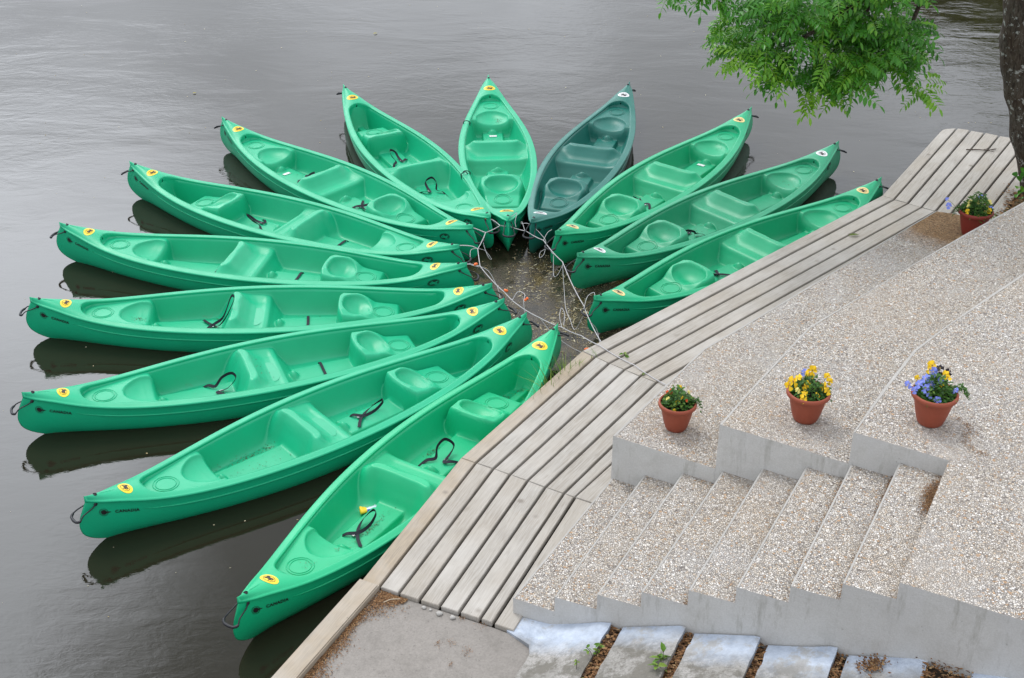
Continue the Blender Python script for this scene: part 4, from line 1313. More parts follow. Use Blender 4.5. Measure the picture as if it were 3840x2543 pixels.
# ------------------------------------------------------------------ tree
def mat_bark():
    t = NT('lichened_bark'); v = t.coord('Object', (1, 1, .28))
    g = t.noise(v, 30, 6, .75, .5); b2 = t.noise(v, 8, 5, .65)
    c = t.mix(t.ramp(g, [(.35, 0.), (.65, 1.)]), (.018, .013, .010), (.135, .11, .088))
    vv = t.coord()
    c = t.mix(t.ramp(t.noise(vv, 5, 5, .65), [(.45, 0.), (.7, .7)]), c, (.055, .032, .020))
    li = t.ramp(t.noise(vv, 13, 6, .72), [(.575, 0.), (.62, .9)])
    c = t.mix(li, c, (.42, .42, .39))
    li2 = t.ramp(t.noise(vv, 7, 5, .7), [(.60, 0.), (.70, .6)])
    c = t.mix(li2, c, (.22, .22, .19))
    t.bsdf(c, .9, .15, t.bump(t.math('ADD', g, t.math('MULTIPLY', b2, .6)), 1., .03)); return t.m
M['bark'] = mat_bark()
M['ash_leaf'] = mat_leaf('ash_leaf', (.012, .085, .012), (.062, .255, .020), (.25, .47, .035), .32, .34)
tree = empty('ash_tree', (6.47, 15.1, .3)); tag(tree, 'ash tree with lichen spotted leaning trunk and leafy branch over the water', 'tree')
OFF = Vector((6.47, 15.1, .3))
def limb(pts, rads, name, parent, n=20, rough=.05):
    C3 = catmull([Vector(p) - OFF for p in pts], 8); mb = MB()
    m = len(C3)
    rf = lambda t: ips(t * (len(rads) - 1), list(enumerate(rads)))
    tube_into(mb, C3, rf, n)
    for i, v in enumerate(mb.v):
        p = Vector(v); k = min(m - 1, i // n); c = C3[k]; d = p - c
        nz = mnoise.noise(p * 3.2) * rough * 1.6 + mnoise.noise(Vector((p.x * 11, p.y * 11, p.z * 3))) * rough
        mb.v[i] = tuple(c + d * (1 + nz))
    return link(name, mb.mesh(name, M['bark'], True), parent)
limb([(6.78, 15.05, -.1), (6.50, 15.1, .40), (6.24, 15.1, 1.0), (6.03, 15.12, 1.65), (5.885, 15.15, 2.2), (5.83, 15.18, 2.7), (5.82, 15.2, 3.3), (5.95, 15.3, 4.2), (6.2, 15.4, 5.4)], [.44, .31, .275, .275, .29, .275, .27, .23, .18], 'trunk', tree, 28, .06)
limb([(5.82, 15.2, 3.35), (5.4, 14.9, 3.75), (4.8, 14.5, 3.75), (4.0, 14.1, 3.35), (3.3, 13.9, 2.85), (2.7, 13.8, 2.55)], [.11, .085, .065, .045, .028, .010], 'branch', tree, 12, .05)
limb([(4.6, 14.4, 3.68), (4.3, 14.1, 3.1), (4.1, 13.9, 2.6), (3.9, 13.8, 2.3)], [.035, .026, .016, .008], 'branch', tree, 10, .05)
limb([(4.0, 14.1, 3.35), (3.6, 14.0, 2.8), (3.3, 13.9, 2.4), (3.15, 13.8, 2.1)], [.03, .022, .015, .007], 'branch', tree, 10, .05)
limb([(5.95, 15.3, 4.2), (6.9, 15.6, 5.0), (7.6, 16.2, 5.8)], [.13, .09, .04], 'branch', tree, 12, .05)

def ash_leaf(mb, base, d, size, tint, r):
    """pinnate leaf: a drooping stalk with paired leaflets"""
    d = d.normalized()
    face = Vector((r.gauss(-.1, .30), r.gauss(-.62, .30), .75))      # blades turn outwards and up to the light
    side = d.cross(face); side = side.normalized() if side.length > 1e-3 else Vector((1, 0, 0))
    nrm = side.cross(d); npair = r.choice((4, 5, 5, 6))
    droop = r.uniform(.05, .38)
    pts = []
    for i in range(npair + 2):
        t = i / (npair + 1); pts.append(base + d * size * t - Vector((0, 0, 1)) * droop * size * t * t)
    for i in range(len(pts) - 1):   # stalk
        w = side * .0022
        mb.add([pts[i] - w, pts[i] + w, pts[i + 1] + w, pts[i + 1] - w], [(0, 1, 2, 3)], 0, min(1, tint + .2))
    for i in range(1, npair + 1):
        ax = (pts[i + 1] - pts[i]).normalized()
        ln = size * .32 * (1 - .25 * abs(i / npair - .55)) * r.uniform(.85, 1.1)
        for s in (-1, 1):
            dd = (side * s * .86 + ax * .52 - Vector((0, 0, 1)) * r.uniform(.0, .22) + nrm * .05).normalized()
            leaf_quad(mb, pts[i], dd, ln, ln * .43, min(1, max(0, tint + r.uniform(-.12, .12))), .15, r.uniform(-.3, .3))
    leaf_quad(mb, pts[-1], (pts[-1] - pts[-2] - Vector((0, 0, .02))), size * .30, size * .10, tint, .1)

r = random.Random(21)
ZL = [(2.02, 2.66), (2.2, 2.55), (2.45, 2.42), (2.72, 2.27), (2.95, 2.10), (3.13, 2.04), (3.42, 2.06), (3.6, 2.25), (3.75, 2.26), (4.0, 2.20), (4.33, 2.10), (4.45, 2.25), (4.62, 2.48)]
def shoots(n, fx, tone):
    """clusters of leaves on hidden twigs"""
    for _ in range(n):
        p, out, tone_ = fx()
        k = r.randint(4, 7)
        for i in range(k):
            a = r.uniform(0, 2 * PI)
            d = Vector((out.x + .9 * math.cos(a), out.y + .9 * math.sin(a), out.z + r.uniform(-.45, .35)))
            ash_leaf(mbL, p + Vector((r.gauss(0, .05), r.gauss(0, .05), r.gauss(0, .04))) - OFF, d, r.uniform(.22, .34), min(.98, max(.02, r.gauss(tone_, .10))), r)
mbL = MB()
def low_crown():
    for _ in range(100):
        x = r.uniform(2.32, 4.40); z = ipl(x, ZL) + .15 + (r.random() ** 1.1) * 1.15
        y = r.uniform(13.35, 14.55)
        if z > 2.5 and x > 4.22 or z > 2.75 and x < 2.55: continue
        if mnoise.noise(Vector((x * 2.1, y * 2.1, z * 2.4))) < -.16: continue
        return Vector((x, y, z)), Vector((-.15 + .45 * (x - 3.3), -.30, -.15)), .42 + .25 * mnoise.noise(Vector((x * 1.6 + 7, y * 1.6, z * 2.0))) + .16 * (z - ipl(x, ZL) < .3) + .22 * (y < 13.6)
    return Vector((3.4, 14, 2.9)), Vector((0, 0, -.3)), .4
shoots(172, low_crown, .50)
def twig_left():
    return Vector((r.uniform(1.5, 2.1), 13.8 + r.uniform(-.2, .2), r.uniform(3.16, 3.42))), Vector((-.4, -.1, -.3)), .5
shoots(7, twig_left, .5)
def high_crown():
    a = r.uniform(0, 2 * PI); e = r.uniform(-.5, 1); q = r.random() ** .4
    return Vector((5.2 + 2.9 * q * math.cos(a), 15.0 + 2.2 * q * math.sin(a), 5.0 + 1.7 * q * e)), Vector((math.cos(a), math.sin(a), -.2)), .42
shoots(210, high_crown, .45)
# a few ivy leaves at the trunk foot
link('foliage', mbL.mesh('foliage', M['ash_leaf'], False), tree)
ivy = MB()
for _ in range(60):
    p = Vector((6.14 + r.gauss(0, .06), 14.88 + r.gauss(0, .04), .62 + r.gauss(0, .13)))
    leaf_quad(ivy, p - OFF, Vector((r.uniform(-1, .6), -1, r.uniform(-.6, .4))), r.uniform(.05, .09), r.uniform(.05, .08), r.uniform(.2, .8), .2, r.uniform(-.5, .5))
link('sucker_shoot', ivy.mesh('sucker_shoot', M['ash_leaf']), tree)

# trees on the far bank: seen only as the olive reflection at the top of the river
M['far_leaf'] = mat_leaf('far_bank_leaf', (.08, .11, .015), (.16, .20, .025), (.26, .28, .04), .3)
def far_tree(x, y, h, w, seed, label):
    q = random.Random(seed); root = empty('riverside_tree', (x, y, .3)); tag(root, label, 'tree', 'far bank trees')
    mb = MB(); tube_into(mb, [(0, 0, -.3), (.2, 0, h * .3), (0, .2, h * .75)], lambda t: .45 * (1 - .7 * t), 10, smooth_sub=5); link('trunk', mb.mesh('trunk', M['bark'], True), root)
    mb = MB()
    for _ in range(2600):
        a = q.uniform(0, 2 * PI); c = q.uniform(-1, 1); s = math.sqrt(1 - c * c); rad = (.45 + .55 * q.random() ** .5) * (1 + .25 * mnoise.noise(Vector((math.cos(a) * 2, math.sin(a) * 2, c * 3 + seed))))
        p = Vector((w * rad * s * math.cos(a), w * rad * s * math.sin(a), h * .58 + h * .42 * rad * c))
        leaf_quad(mb, p, Vector((q.uniform(-1, 1), q.uniform(-1, 1), q.uniform(-.8, .4))), q.uniform(.5, .9), q.uniform(.35, .6), q.random(), .2, q.uniform(-1, 1))
    link('crown', mb.mesh('crown', M['far_leaf']), root)
far_tree(19.5, 62, 12.8, 3.6, 1, 'olive green tree across the river, seen only as a reflection')
far_tree(24.5, 64, 14.8, 4.4, 2, 'taller olive tree across the river, seen only as a reflection')

# ------------------------------------------------------------------ small plants, litter, odds and ends
M['grass'] = mat_leaf('grass_blade', (.05, .13, .012), (.11, .24, .02), (.26, .34, .06), .3)
def grass_tuft(loc, n, hgt, label, seed, lean=(0, 0), spread=.03):
    q = random.Random(seed); mb = MB()
    for _ in range(n):
        b = Vector((q.gauss(0, spread), q.gauss(0, spread), 0)); d = Vector((q.gauss(lean[0], .45), q.gauss(lean[1], .45), 1)).normalized(); h = hgt * q.uniform(.5, 1.1)
        s = Vector((-d.y, d.x, 0)); s = (s.normalized() if s.length > .01 else Vector((1, 0, 0))) * q.uniform(.0018, .004)
        bend = Vector((d.x, d.y, -.35)) * h * q.uniform(.1, .5)
        p1 = b + d * h * .55; p2 = b + d * h + bend * .6
        mb.add([b - s, b + s, p1 + s * .8, p1 - s * .8, p2], [(0, 1, 2, 3), (3, 2, 4)], 0, q.random())
    o = link('grass_tuft', mb.mesh('grass_tuft', M['grass'])); o.location = loc
    return tag(o, label, 'grass', 'tufts growing between the planks')
grass_tuft((.46, 11.02, .30), 34, .26, 'thin grass tuft on the boardwalk edge beside the nearest canoe bow', 1, (-.3, .1), .05)
grass_tuft((.34, 10.80, .30), 30, .30, 'lush grass tuft on the boardwalk edge, left of the thin one', 2, (-.5, 0), .04)
grass_tuft((.52, 10.93, .33), 9, .20, 'yellowish grass wisps in the first plank gap', 3, (0, .2), .03)
grass_tuft((.63, 11.10, .33), 14, .13, 'spiky grass tuft in the first plank gap below the bend', 4, (0, .2), .02)
grass_tuft((.80, 11.28, .34), 7, .14, 'few grass blades at the plank bend under the cord', 5, (-.4, .3), .02)
grass_tuft((.24, 10.62, .30), 12, .24, 'sparse grass wisps low on the boardwalk edge', 7, (-.5, 0), .05)
grass_tuft((5.72, 14.05, .33), 130, .30, 'dense grass clump behind the deep red pot', 6, (0, 0), .13)
def weed(loc, n, label, seed, size=.05, h=.12):
    q = random.Random(seed); root = empty('weed', loc); tag(root, label, 'weed', 'small weeds')
    st = MB(); mb = MB()
    for k in range(max(1, n // 5)):
        a = q.uniform(0, 2 * PI); e = Vector((.5 * h * math.cos(a), .5 * h * math.sin(a), h * q.uniform(.5, 1)))
        tube_into(st, [Vector((0, 0, -.02)), e * .5 + Vector((0, 0, .02)), e], .0022, 5, smooth_sub=3)
        for _ in range(5):
            p = e * q.uniform(.35, 1); leaf_quad(mb, p, Vector((q.uniform(-1, 1), q.uniform(-1, 1), q.uniform(-.2, .6))), size * q.uniform(.6, 1.2), size * q.uniform(.4, .6), q.uniform(.3, .9), .25, q.uniform(-.5, .5))
    link('stem', st.mesh('stem', M['grass']), root) if False else None
    a = link('stem', st.mesh('stem', M['joist']), root); b = link('leaf', mb.mesh('leaf', M['grass']), root)
    return root
def slabpt(s, y, z): v = W0 + WD * s + WN * y; return (v.x, v.y, z)
weed(slabpt(.79, .36, .53), 15, 'leafy green weed in the gap after the first slab step', 1, .045, .13)
weed(slabpt(.78, .62, .50), 8, 'smaller green weed lower in the gap after the first slab step', 2, .03, .10)
weed(slabpt(1.30, .42, .70), 15, 'broad leaved green weed in the gap after the second slab step', 3, .07, .14)
weed(slabpt(.72, .52, .58), 8, 'tiny pale weed on the right edge of the first slab step', 4, .025, .06)
weed((1.10, 11.28, .36), 6, 'two leafed weed sprouting between planks past the bend', 5, .05, .05)

M['litter'] = mat_flakes('dry_leaf_litter', [(0, (.07, .035, .018)), (.4, (.20, .095, .038)), (.8, (.33, .17, .07)), (1, (.42, .28, .14))])
def litter(name, label, fn, n, seed, smin=.006, smax_=.018):
    q = random.Random(seed); mb = MB()
    for _ in range(n):
        p = fn(q)
        if p is None: continue
        x, y, z = p; s = q.uniform(smin, smax_); a = q.uniform(0, PI); e = q.uniform(.25, .8)
        ca, sa = math.cos(a) * s, math.sin(a) * s
        z += q.uniform(.002, .010)
        vs = [(x + ca, y + sa, z), (x - sa * e, y + ca * e, z + q.uniform(0, s * .6)), (x - ca, y - sa, z + q.uniform(0, s * .5)), (x + sa * e, y - ca * e, z)]
        mb.add(vs, orient(vs, [(0, 1, 2), (0, 2, 3)], (0, 0, 1)), 0, q.random())
    o = link(name, mb.mesh(name, M['litter'])); tag(o, label, 'leaf litter', None, 'stuff'); return o
def f_beam(q):
    t = q.random(); w = (.05 + .10 * (mnoise.noise(Vector((t * 9, 0, 0))) + .6)) * (1.5 if t < .1 else 1)
    p = p1 + bdir * (t * 2.6) + Vector((-bdir.y, bdir.x)) * (abs(q.gauss(0, .5)) * w + .004)
    return (p.x, p.y, .337)
litter('leaf_litter', 'brown dry leaf litter drifted along the timber beam', f_beam, 9000, 1, .0025, .008)
def f_beam_corner(q):
    a, b = q.random(), q.random()
    p = Vector((-.98, 7.89)) + Vector((.155, -.07)) * a * 1.3 + bdir * abs(q.gauss(0, .09)) * (1.2 - a)
    return (p.x, p.y, .337)
litter('leaf_litter', 'brown dry leaf litter heaped at the boardwalk corner by the beam', f_beam_corner, 2600, 2, .0025, .008)
def f_patch(q):
    c, s = q.choice([((-.53, 7.33), .018), ((-.43, 7.34), .022), ((-.31, 7.24), .026), ((-.42, 7.13), .018), ((-.21, 7.52), .03), ((-.36, 7.60), .012), ((-.31, 7.28), .02)])
    return (q.gauss(c[0], s), q.gauss(c[1], s), .337)
litter('leaf_litter', 'scattered brown crumbs on the concrete pad', f_patch, 260, 3, .002, .006)
GAPS = [(.76, .875, .545), (1.306, 1.385, .700), (1.83, 1.90, .800), (2.337, 2.43, .925), (2.90, 3.19, 1.085), (3.75, 3.86, 1.24)]
def f_gap(q):
    s0, s1, z = q.choice(GAPS[:]); y = q.random() ** .8 * 1.4
    s = q.uniform(s0 - .005, s1 + .012)
    v = W0 + WD * s + WN * y
    return (v.x, v.y, z - .012 - .01 * q.random() + .02 * q.random())
litter('leaf_litter', 'brown leaf litter filling the gaps between the old slab steps', f_gap, 11000, 4, .006, .020)
mb = MB()
for s0, s1, z in GAPS:
    q0, q1 = W0 + WD * (s0 - .03), W0 + WD * (s1 + .06); o_ = WN * 1.9
    prism(mb, [tuple(q0), tuple(q1), tuple(q1 + o_), tuple(q0 + o_)], z - .3, z - .03, 0, 0)
o = link('gap_soil', mb.mesh('gap_soil', [M['soil']])); tag(o, 'dark soil in the gaps between the old slab steps', 'soil', None, 'structure')
def f_slab5(q):
    if q.random() < .7: s, y = q.gauss(2.60, .045), abs(q.gauss(.10, .04))
    else: s, y = q.gauss(3.05, .09), abs(q.gauss(.10, .08))
    t = (s - 2.43) / .47; v = W0 + WD * s + WN * y
    return (v.x, v.y, .94 + .162 * min(1, t) + .012)
litter('leaf_litter', 'dark brown leaf crumbs on the limewashed fifth slab step', f_slab5, 420, 5, .006, .016)
def f_stair(q):
    k = q.choice([1, 2, 3, 3, 4, 4, 5, 5, 6, 6, 7, 7, 7]); t = min(1, max(0, q.choice([q.random(), q.gauss(.75, .12), q.gauss(.93, .04)])))
    if k < 4 and q.random() < .5: return None
    a = Vector(P[k]).lerp(Vector(U[k]), t); n = (Vector(P[k - 1]) - Vector(P[k])).normalized()
    p = a + n * (abs(q.gauss(0, .016)) + .006)
    return (p.x, p.y, Z0 + k * H + .002)
litter('leaf_litter', 'brown leaf crumbs gathered along the backs of the stair treads', f_stair, 5200, 6, .003, .008)
def f_top(q):
    # the big drift on the top tread and the trail beyond the pot
    if q.random() < .72:
        t = min(.98, max(.5, q.gauss(.80, .07))); a = Vector(P[8]).lerp(Vector(U[8]), t); n = (Vector(P[7]) - Vector(P[8])).normalized()
        p = a + n * (abs(q.gauss(0, .04)) + .006); return (p.x, p.y, Z0 + 8 * H + .002)
    s = q.random(); p = Vector((3.27, 8.36)) + Vector((.07, -.50)) * s + Vector((q.gauss(0, .022) + .05 * math.sin(s * 7), q.gauss(0, .012)))
    if q.random() < .6: return None
    return (p.x, p.y, Z0 + 9 * H + .002)
litter('leaf_litter', 'ginger brown crumbs drifted on the top tread and beyond the pot', f_top, 2600, 7, .003, .008)
def f_strip(q):
    p = Vector((5.75, 14.25)).lerp(Vector((6.35, 15.3)), q.random()) + Vector((q.gauss(0, .10), q.gauss(0, .10))); return (p.x, p.y, .375 if p.x < 6.1 else .34)
litter('leaf_litter', 'brown needles on the boardwalk by the tree foot', f_strip, 700, 8, .01, .03)

# single fallen leaves, a twig, pale stones
M['fallen'] = mat_leaf('fallen_leaf', (.06, .10, .015), (.16, .22, .03), (.42, .36, .06), .2)
M['pale_leaf'] = mat_leaf('bleached_leaf', (.35, .30, .18), (.55, .50, .34), (.70, .66, .50), .2)
def fallen(loc, rz, size, label, m='fallen', tint=.4, wide=.45, grp='fallen leaves'):
    mb = MB(); leaf_quad(mb, Vector((-size / 2, 0, .004)), Vector((1, 0, .08)), size, size * wide, tint, .08)
    o = link('fallen_leaf', mb.mesh('fallen_leaf', M[m])); o.location = loc; o.rotation_euler = (0, 0, rz)
    tag(o, label, 'leaf', grp)
fallen((1.70, 8.05, Z0 + 3 * H + .004), .3, .075, 'green fallen leaf on the third stair tread', 'fallen', .35, .8)
fallen((2.02, 7.92, Z0 + 5 * H + .004), 1.2, .035, 'small yellow fallen leaf on the stair treads', 'fallen', 1., .8)
fallen((3.88, 13.90, Z0 + .006), .2, .14, 'green fallen leaf on the far stretch of boardwalk', 'fallen', .2, .35)
fallen((5.32, 12.28, Z0 + 7 * H + .004), .1, .10, 'green fallen leaf on the upper tier near the deep red pot', 'fallen', .35, .6)
fallen((1.25, 10.93, Z0 + .006), 1.2, .055, 'tiny green leaf on the plank joint below the cord', 'fallen', .15, .5)
fallen((-2.66, 9.42, .004), -1.1, .13, 'bleached leaf floating in the long reflection of the third canoe', 'pale_leaf', .8, .28)
fallen((-2.75, 9.58, .004), .2, .10, 'paler curled leaf floating just above another in the reflection', 'pale_leaf', 1., .28)
fallen((-.30, 8.95, .005), .9, .10, 'pale leaf floating between the two nearest canoes', 'pale_leaf', .7, .4)
fallen((-2.30, 22.1, .004), .4, .08, 'yellow leaf floating far out on the open river', 'fallen', 1., .5)
fallen((-4.75, 19.3, .004), .4, .06, 'yellow leaf floating left of the turned canoes', 'fallen', 1., .5)
mb = MB(); tube_into(mb, [(-.19, .0, .01), (-.05, .015, .014), (.06, .02, .012), (.19, .06, .012)], lambda t: .008 * (1 - .5 * t), 7, smooth_sub=4)
for a, b in (((.05, .02, .012), (.15, -.03, .016)), ((.1, .03, .012), (.2, .09, .018)), ((.02, .018, .012), (.10, .07, .02))): tube_into(mb, [a, b], .0035, 5)
o = link('twig', mb.mesh('twig', mat_plain('twig_bark', (.07, .05, .04), .8, .2))); o.location = (6.05, 16.35, Z0 + .004); o.rotation_euler = (0, 0, -.15)
tag(o, 'small dead twig lying across the far end of the boardwalk', 'twig')
mb = MB()
tube_into(mb, [(-.06, 0, .0), (0, .012, .004), (.07, .0, .0)], .004, 6, smooth_sub=4)
o = link('twig', mb.mesh('twig', mat_plain('pale_twig_bark', (.45, .38, .28), .8, .2))); o.location = (-.90, 7.78, .345); o.rotation_euler = (0, 0, .3)
tag(o, 'short pale twig on the concrete pad by the plank ends', 'twig')
for i, (x, y, s, lb) in enumerate([(-.640, 7.735, .015, 'white pebble wedged under the third plank end'), (-.590, 7.715, .010, 'smaller white pebble beside one under the plank ends'), (-.520, 7.668, .020, 'largest white pebble under the plank ends'), (-.420, 7.628, .019, 'flat white pebble under the plank ends nearest the stairs')]):
    bm = bmesh.new(); bmesh.ops.create_icosphere(bm, subdivisions=2, radius=s)
    for v in bm.verts: v.co = Vector((v.co.x * 1.2, v.co.y, v.co.z * .7)) * (1 + .45 * mnoise.noise(v.co * 60 + Vector((i * 3, 0, 0))))
    me = bpy.data.meshes.new('pebble'); bm.to_mesh(me); bm.free(); me.materials.append(M['mortar']); me.polygons.foreach_set('use_smooth', [True] * len(me.polygons))
    o = link('pebble', me); o.location = (x - .012, y - .026, .337 + s * .5); tag(o, lb, 'pebble', 'pebbles under the plank ends')

# ------------------------------------------------------------------ water
def mat_water():
    t = NT('river_water'); v = t.coord()
    mpA = t.n('Mapping'); t.l(v, mpA.inputs['Vector']); mpA.inputs['Scale'].default_value = (.75, 1.5, 1); mpA.inputs['Rotation'].default_value = (0, 0, .25)
    big = t.noise(mpA.outputs[0], .55, 3, .5, .8)
    med = t.noise(mpA.outputs[0], 2.6, 4, .55, 1.2)
    fin = t.noise(mpA.outputs[0], 9., 3, .6, 1.0)
    gate = t.ramp(t.noise(v, .35, 3, .6), [(.36, .12), (.62, 1.)])
    # sheltered water inside the fan of canoes stays smooth
    tc = t.n('TexCoord'); ds = t.n('VectorMath'); ds.operation = 'DISTANCE'; t.l(tc.outputs['Object'], ds.inputs[0]); ds.inputs[1].default_value = (-.6, 12.2, 0)
    shel = t.ramp(t.math('DIVIDE', ds.outputs['Value'], 14.), [(.20, .14), (.32, .34), (.52, .85), (.9, 1.)])
    ht = t.math('ADD', t.math('MULTIPLY', big, 1.2), t.math('ADD', t.math('MULTIPLY', med, t.math('MULTIPLY', gate, .42)), t.math('MULTIPLY', fin, t.math('MULTIPLY', gate, .20))))
    ht = t.math('MULTIPLY', ht, shel)
    nrm = t.bump(ht, 1., .0125)
    # murky olive body, silt cloud and scum collected in the corner of the fan
    col = t.mix(t.noise(v, .5, 3), (.013, .0122, .0066), (.020, .0175, .0105))
    d2 = t.n('VectorMath'); d2.operation = 'DISTANCE'; t.l(tc.outputs['Object'], d2.inputs[0]); d2.inputs[1].default_value = (.35, 12.75, 0)
    rad = t.math('ADD', d2.outputs['Value'], t.math('MULTIPLY', t.noise(v, 2.2, 5, .65), .9))
    zone = t.ramp(t.math('DIVIDE', rad, 3.), [(.53, 1.), (.66, 0.)])
    sc1 = t.ramp(t.noise(v, 3.1, 6, .72, .5), [(.36, 0.), (.50, 1.)])
    sc2 = t.ramp(t.noise(v, 55, 4, .7), [(.38, .0), (.60, 1.)])
    scum = t.math('MULTIPLY', t.math('MULTIPLY', zone, sc1), t.math('ADD', .55, t.math('MULTIPLY', sc2, .45)))
    sp = t.ramp(t.noise(v, 90, 3, .65), [(.60, 0.), (.66, 1.)])
    scol = t.mix(t.noise(v, 1.8, 4), (.030, .021, .008), (.066, .054, .042))
    gold = t.ramp(t.noise(v, 4.2, 6, .75, .8), [(.52, 0.), (.64, .85)])
    scol = t.mix(gold, scol, (.10, .070, .010))
    scol = t.mix(sp, scol, (.36, .31, .20))
    base = t.mix(scum, col, scol)
    rough = t.math('ADD', .035, t.math('MULTIPLY', scum, .32))
    b = t.bsdf(base, rough, .5, nrm); b.inputs['IOR'].default_value = 1.43
    return t.m
M['water'] = mat_water()
mb = MB(); mb.add([(-600, -300, 0), (600, -300, 0), (600, 900, 0), (-600, 900, 0)], [(0, 1, 2, 3)])
o = link('water', mb.mesh('water', M['water'])); tag(o, 'calm grey river water', 'water', None, 'structure')

# floating debris collected between the inner canoe tips and the boardwalk
M['debris'] = mat_flakes('floating_debris', [(0, (.06, .04, .02)), (.35, (.16, .12, .05)), (.6, (.34, .27, .12)), (.85, (.52, .46, .30)), (1, (.66, .62, .46))], .6)
q = random.Random(77); mb = MB()
n = 0
while n < 3600:
    x, y = q.gauss(.35, .52), q.gauss(12.75, .75)
    if mnoise.noise(Vector((x * 2.2, y * 2.2, 4))) < q.uniform(-.35, .35): continue
    n += 1
    lng = q.random() < .16
    s = q.uniform(.012, .042) if lng else q.uniform(.003, .010); e = q.uniform(.10, .22) if lng else q.uniform(.4, .9)
    a = q.uniform(0, PI); ca, sa = math.cos(a) * s, math.sin(a) * s; z = .003 + q.uniform(0, .003); bd = q.uniform(-.07, .07)
    vs = [(x + ca, y + sa, z), (x - sa * (e + bd), y + ca * (e + bd), z), (x - ca, y - sa, z), (x + sa * (e - bd), y - ca * (e - bd), z)]
    mb.add(vs, orient(vs, [(0, 1, 2), (0, 2, 3)], (0, 0, 1)), 0, min(1, max(0, q.gauss(.66 if lng else .55, .28))))
o = link('floating_debris', mb.mesh('floating_debris', M['debris'])); tag(o, 'brown and straw coloured leaf debris floating in the corner of the fan', 'debris', None, 'stuff')
mb = MB()
for _ in range(520):
    x, y = q.uniform(-9, 7), q.uniform(7.5, 26)
    if x > -.8 and y < 17 and x > (y - 9.3) * .7: continue
    s = q.uniform(.003, .012) * (1 + (y - 8) * .03); e = q.uniform(.3, .8); a = q.uniform(0, PI); ca, sa = math.cos(a) * s, math.sin(a) * s
    vs = [(x + ca, y + sa, .003), (x - sa * e, y + ca * e, .003), (x - ca, y - sa, .003), (x + sa * e, y - ca * e, .003)]
    mb.add(vs, orient(vs, [(0, 1, 2, 3)], (0, 0, 1)), 0, q.uniform(.6, 1))
o = link('floating_specks', mb.mesh('floating_specks', M['debris'])); tag(o, 'tiny pale specks of pollen and fluff floating on the open river', 'debris', None, 'stuff')

# ------------------------------------------------------------------ sky, sun
SUN_EL, SUN_AZ = math.radians(58), math.radians(-35)      # azimuth from +Y towards +X
w = bpy.data.worlds.new('World'); SC.world = w; w.use_nodes = True
nt = w.node_tree; nt.nodes.clear()
def wn(typ): return nt.nodes.new('ShaderNode' + typ)
out = wn('OutputWorld'); bg = wn('Background'); nt.links.new(bg.outputs[0], out.inputs[0])
sky = wn('TexSky'); sky.sky_type = 'NISHITA'; sky.sun_disc = False; sky.sun_elevation = SUN_EL; sky.sun_rotation = SUN_AZ
tc = wn('TexCoord')
def wmath(op, a, b=None, clamp=False):
    nd = wn('Math'); nd.operation = op; nd.use_clamp = clamp
    for i, x in enumerate((a, b)):
        if x is None: continue
        if isinstance(x, (int, float)): nd.inputs[i].default_value = x
        else: nt.links.new(x, nd.inputs[i])
    return nd.outputs[0]
def wdir(az, el):
    a, e = math.radians(az), math.radians(el); return (math.sin(a) * math.cos(e), math.cos(a) * math.cos(e), math.sin(e))
def blob(az, el, inner, outer):
    """soft patch of cloud centred on a direction; 1 inside, 0 outside (degrees)"""
    d = wn('VectorMath'); d.operation = 'DOT_PRODUCT'; nt.links.new(nrmv, d.inputs[0]); d.inputs[1].default_value = wdir(az, el)
    mr = wn('MapRange'); mr.interpolation_type = 'SMOOTHSTEP'
    nt.links.new(d.outputs['Value'], mr.inputs[0]); mr.inputs[1].default_value = math.cos(math.radians(outer)); mr.inputs[2].default_value = math.cos(math.radians(inner))
    return mr.outputs[0]
nz = wn('TexNoise'); nt.links.new(tc.outputs['Generated'], nz.inputs['Vector']); nz.inputs['Scale'].default_value = 3.2; nz.inputs['Detail'].default_value = 5; nz.inputs['Roughness'].default_value = .55
dis = wn('VectorMath'); dis.operation = 'MULTIPLY_ADD'; nt.links.new(nz.outputs['Color'], dis.inputs[0]); dis.inputs[1].default_value = (.16,) * 3; nt.links.new(tc.outputs['Generated'], dis.inputs[2])
dd = wn('VectorMath'); dd.operation = 'SUBTRACT'; nt.links.new(dis.outputs[0], dd.inputs[0]); dd.inputs[1].default_value = (.08,) * 3
nn_ = wn('VectorMath'); nn_.operation = 'NORMALIZE'; nt.links.new(dd.outputs[0], nn_.inputs[0]); nrmv = nn_.outputs[0]
n2 = wn('TexNoise'); nt.links.new(tc.outputs['Generated'], n2.inputs['Vector']); n2.inputs['Scale'].default_value = 6.; n2.inputs['Detail'].default_value = 6; n2.inputs['Roughness'].default_value = .6
SKY = dict(base=11.2, front=4.5, left=40., center=-7.5, amp=10.0)
L = wmath('ADD', SKY['base'], wmath('MULTIPLY', wmath('SUBTRACT', n2.outputs['Fac'], .5), SKY['amp']))
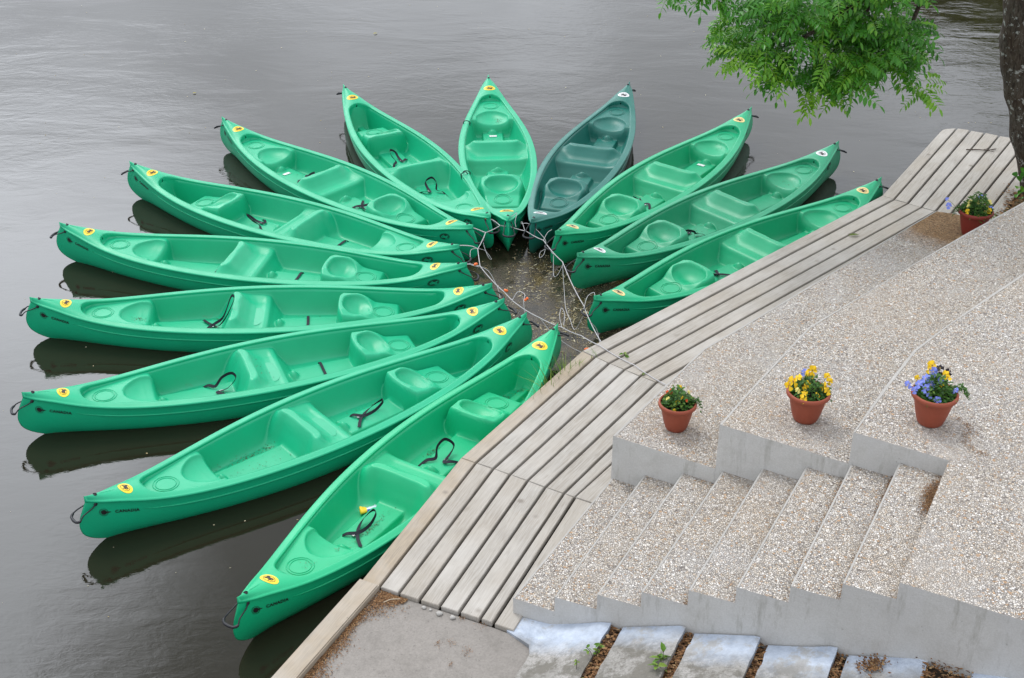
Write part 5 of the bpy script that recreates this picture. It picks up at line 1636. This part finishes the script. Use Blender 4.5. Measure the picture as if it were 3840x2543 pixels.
L = wmath('ADD', L, wmath('MULTIPLY', blob(-10, 55, 20, 100), SKY['front']))
bank_ = blob(-1, 46, 11, 19.5)
L = wmath('ADD', L, wmath('MULTIPLY', wmath('MULTIPLY', blob(-25, 36, 4, 21), wmath('SUBTRACT', 1.0, bank_)), SKY['left']))
L = wmath('ADD', L, wmath('MULTIPLY', bank_, SKY['center']))
L = wmath('ADD', L, wmath('MULTIPLY', blob(-4, 15, 1, 9), 4.5))
L = wmath('ADD', L, wmath('MULTIPLY', blob(2, 19.5, .5, 4), 4.5))
L = wmath('ADD', L, wmath('MULTIPLY', blob(15, 21, 1, 7), 2.0))
L = wmath('MAXIMUM', L, 1.5)
cmb = wn('Mix'); cmb.data_type = 'RGBA'; cmb.blend_type = 'MULTIPLY'; cmb.inputs[0].default_value = 1.
cmb.inputs[6].default_value = (.945, .985, 1.06, 1)
nt.links.new(L, cmb.inputs[7])
fin_ = wn('Mix'); fin_.data_type = 'RGBA'; fin_.inputs[0].default_value = .94
nt.links.new(sky.outputs[0], fin_.inputs[6]); nt.links.new(cmb.outputs[2], fin_.inputs[7])
nt.links.new(fin_.outputs[2], bg.inputs['Color']); bg.inputs['Strength'].default_value = .10
sun = bpy.data.lights.new('sun', 'SUN'); sun.energy = 1.35; sun.angle = math.radians(18); sun.color = (1, .97, .92)
so = bpy.data.objects.new('sun', sun); COL.objects.link(so)
sd = Vector((math.sin(SUN_AZ) * math.cos(SUN_EL), math.cos(SUN_AZ) * math.cos(SUN_EL), math.sin(SUN_EL)))
so.rotation_euler = sd.to_track_quat('Z', 'Y').to_euler(); so.location = sd * 40

# ------------------------------------------------------------------ colour management
SC.view_settings.view_transform = 'Standard'; SC.view_settings.look = 'None'
SC.view_settings.exposure = 0.1; SC.view_settings.gamma = 1.0; SC.view_settings.use_curve_mapping = False
SC.cycles.max_bounces = 8; SC.cycles.diffuse_bounces = 4; SC.cycles.glossy_bounces = 3; SC.cycles.transmission_bounces = 2
SC.cycles.sample_clamp_indirect = 6.0
SC.cycles.use_denoising = True
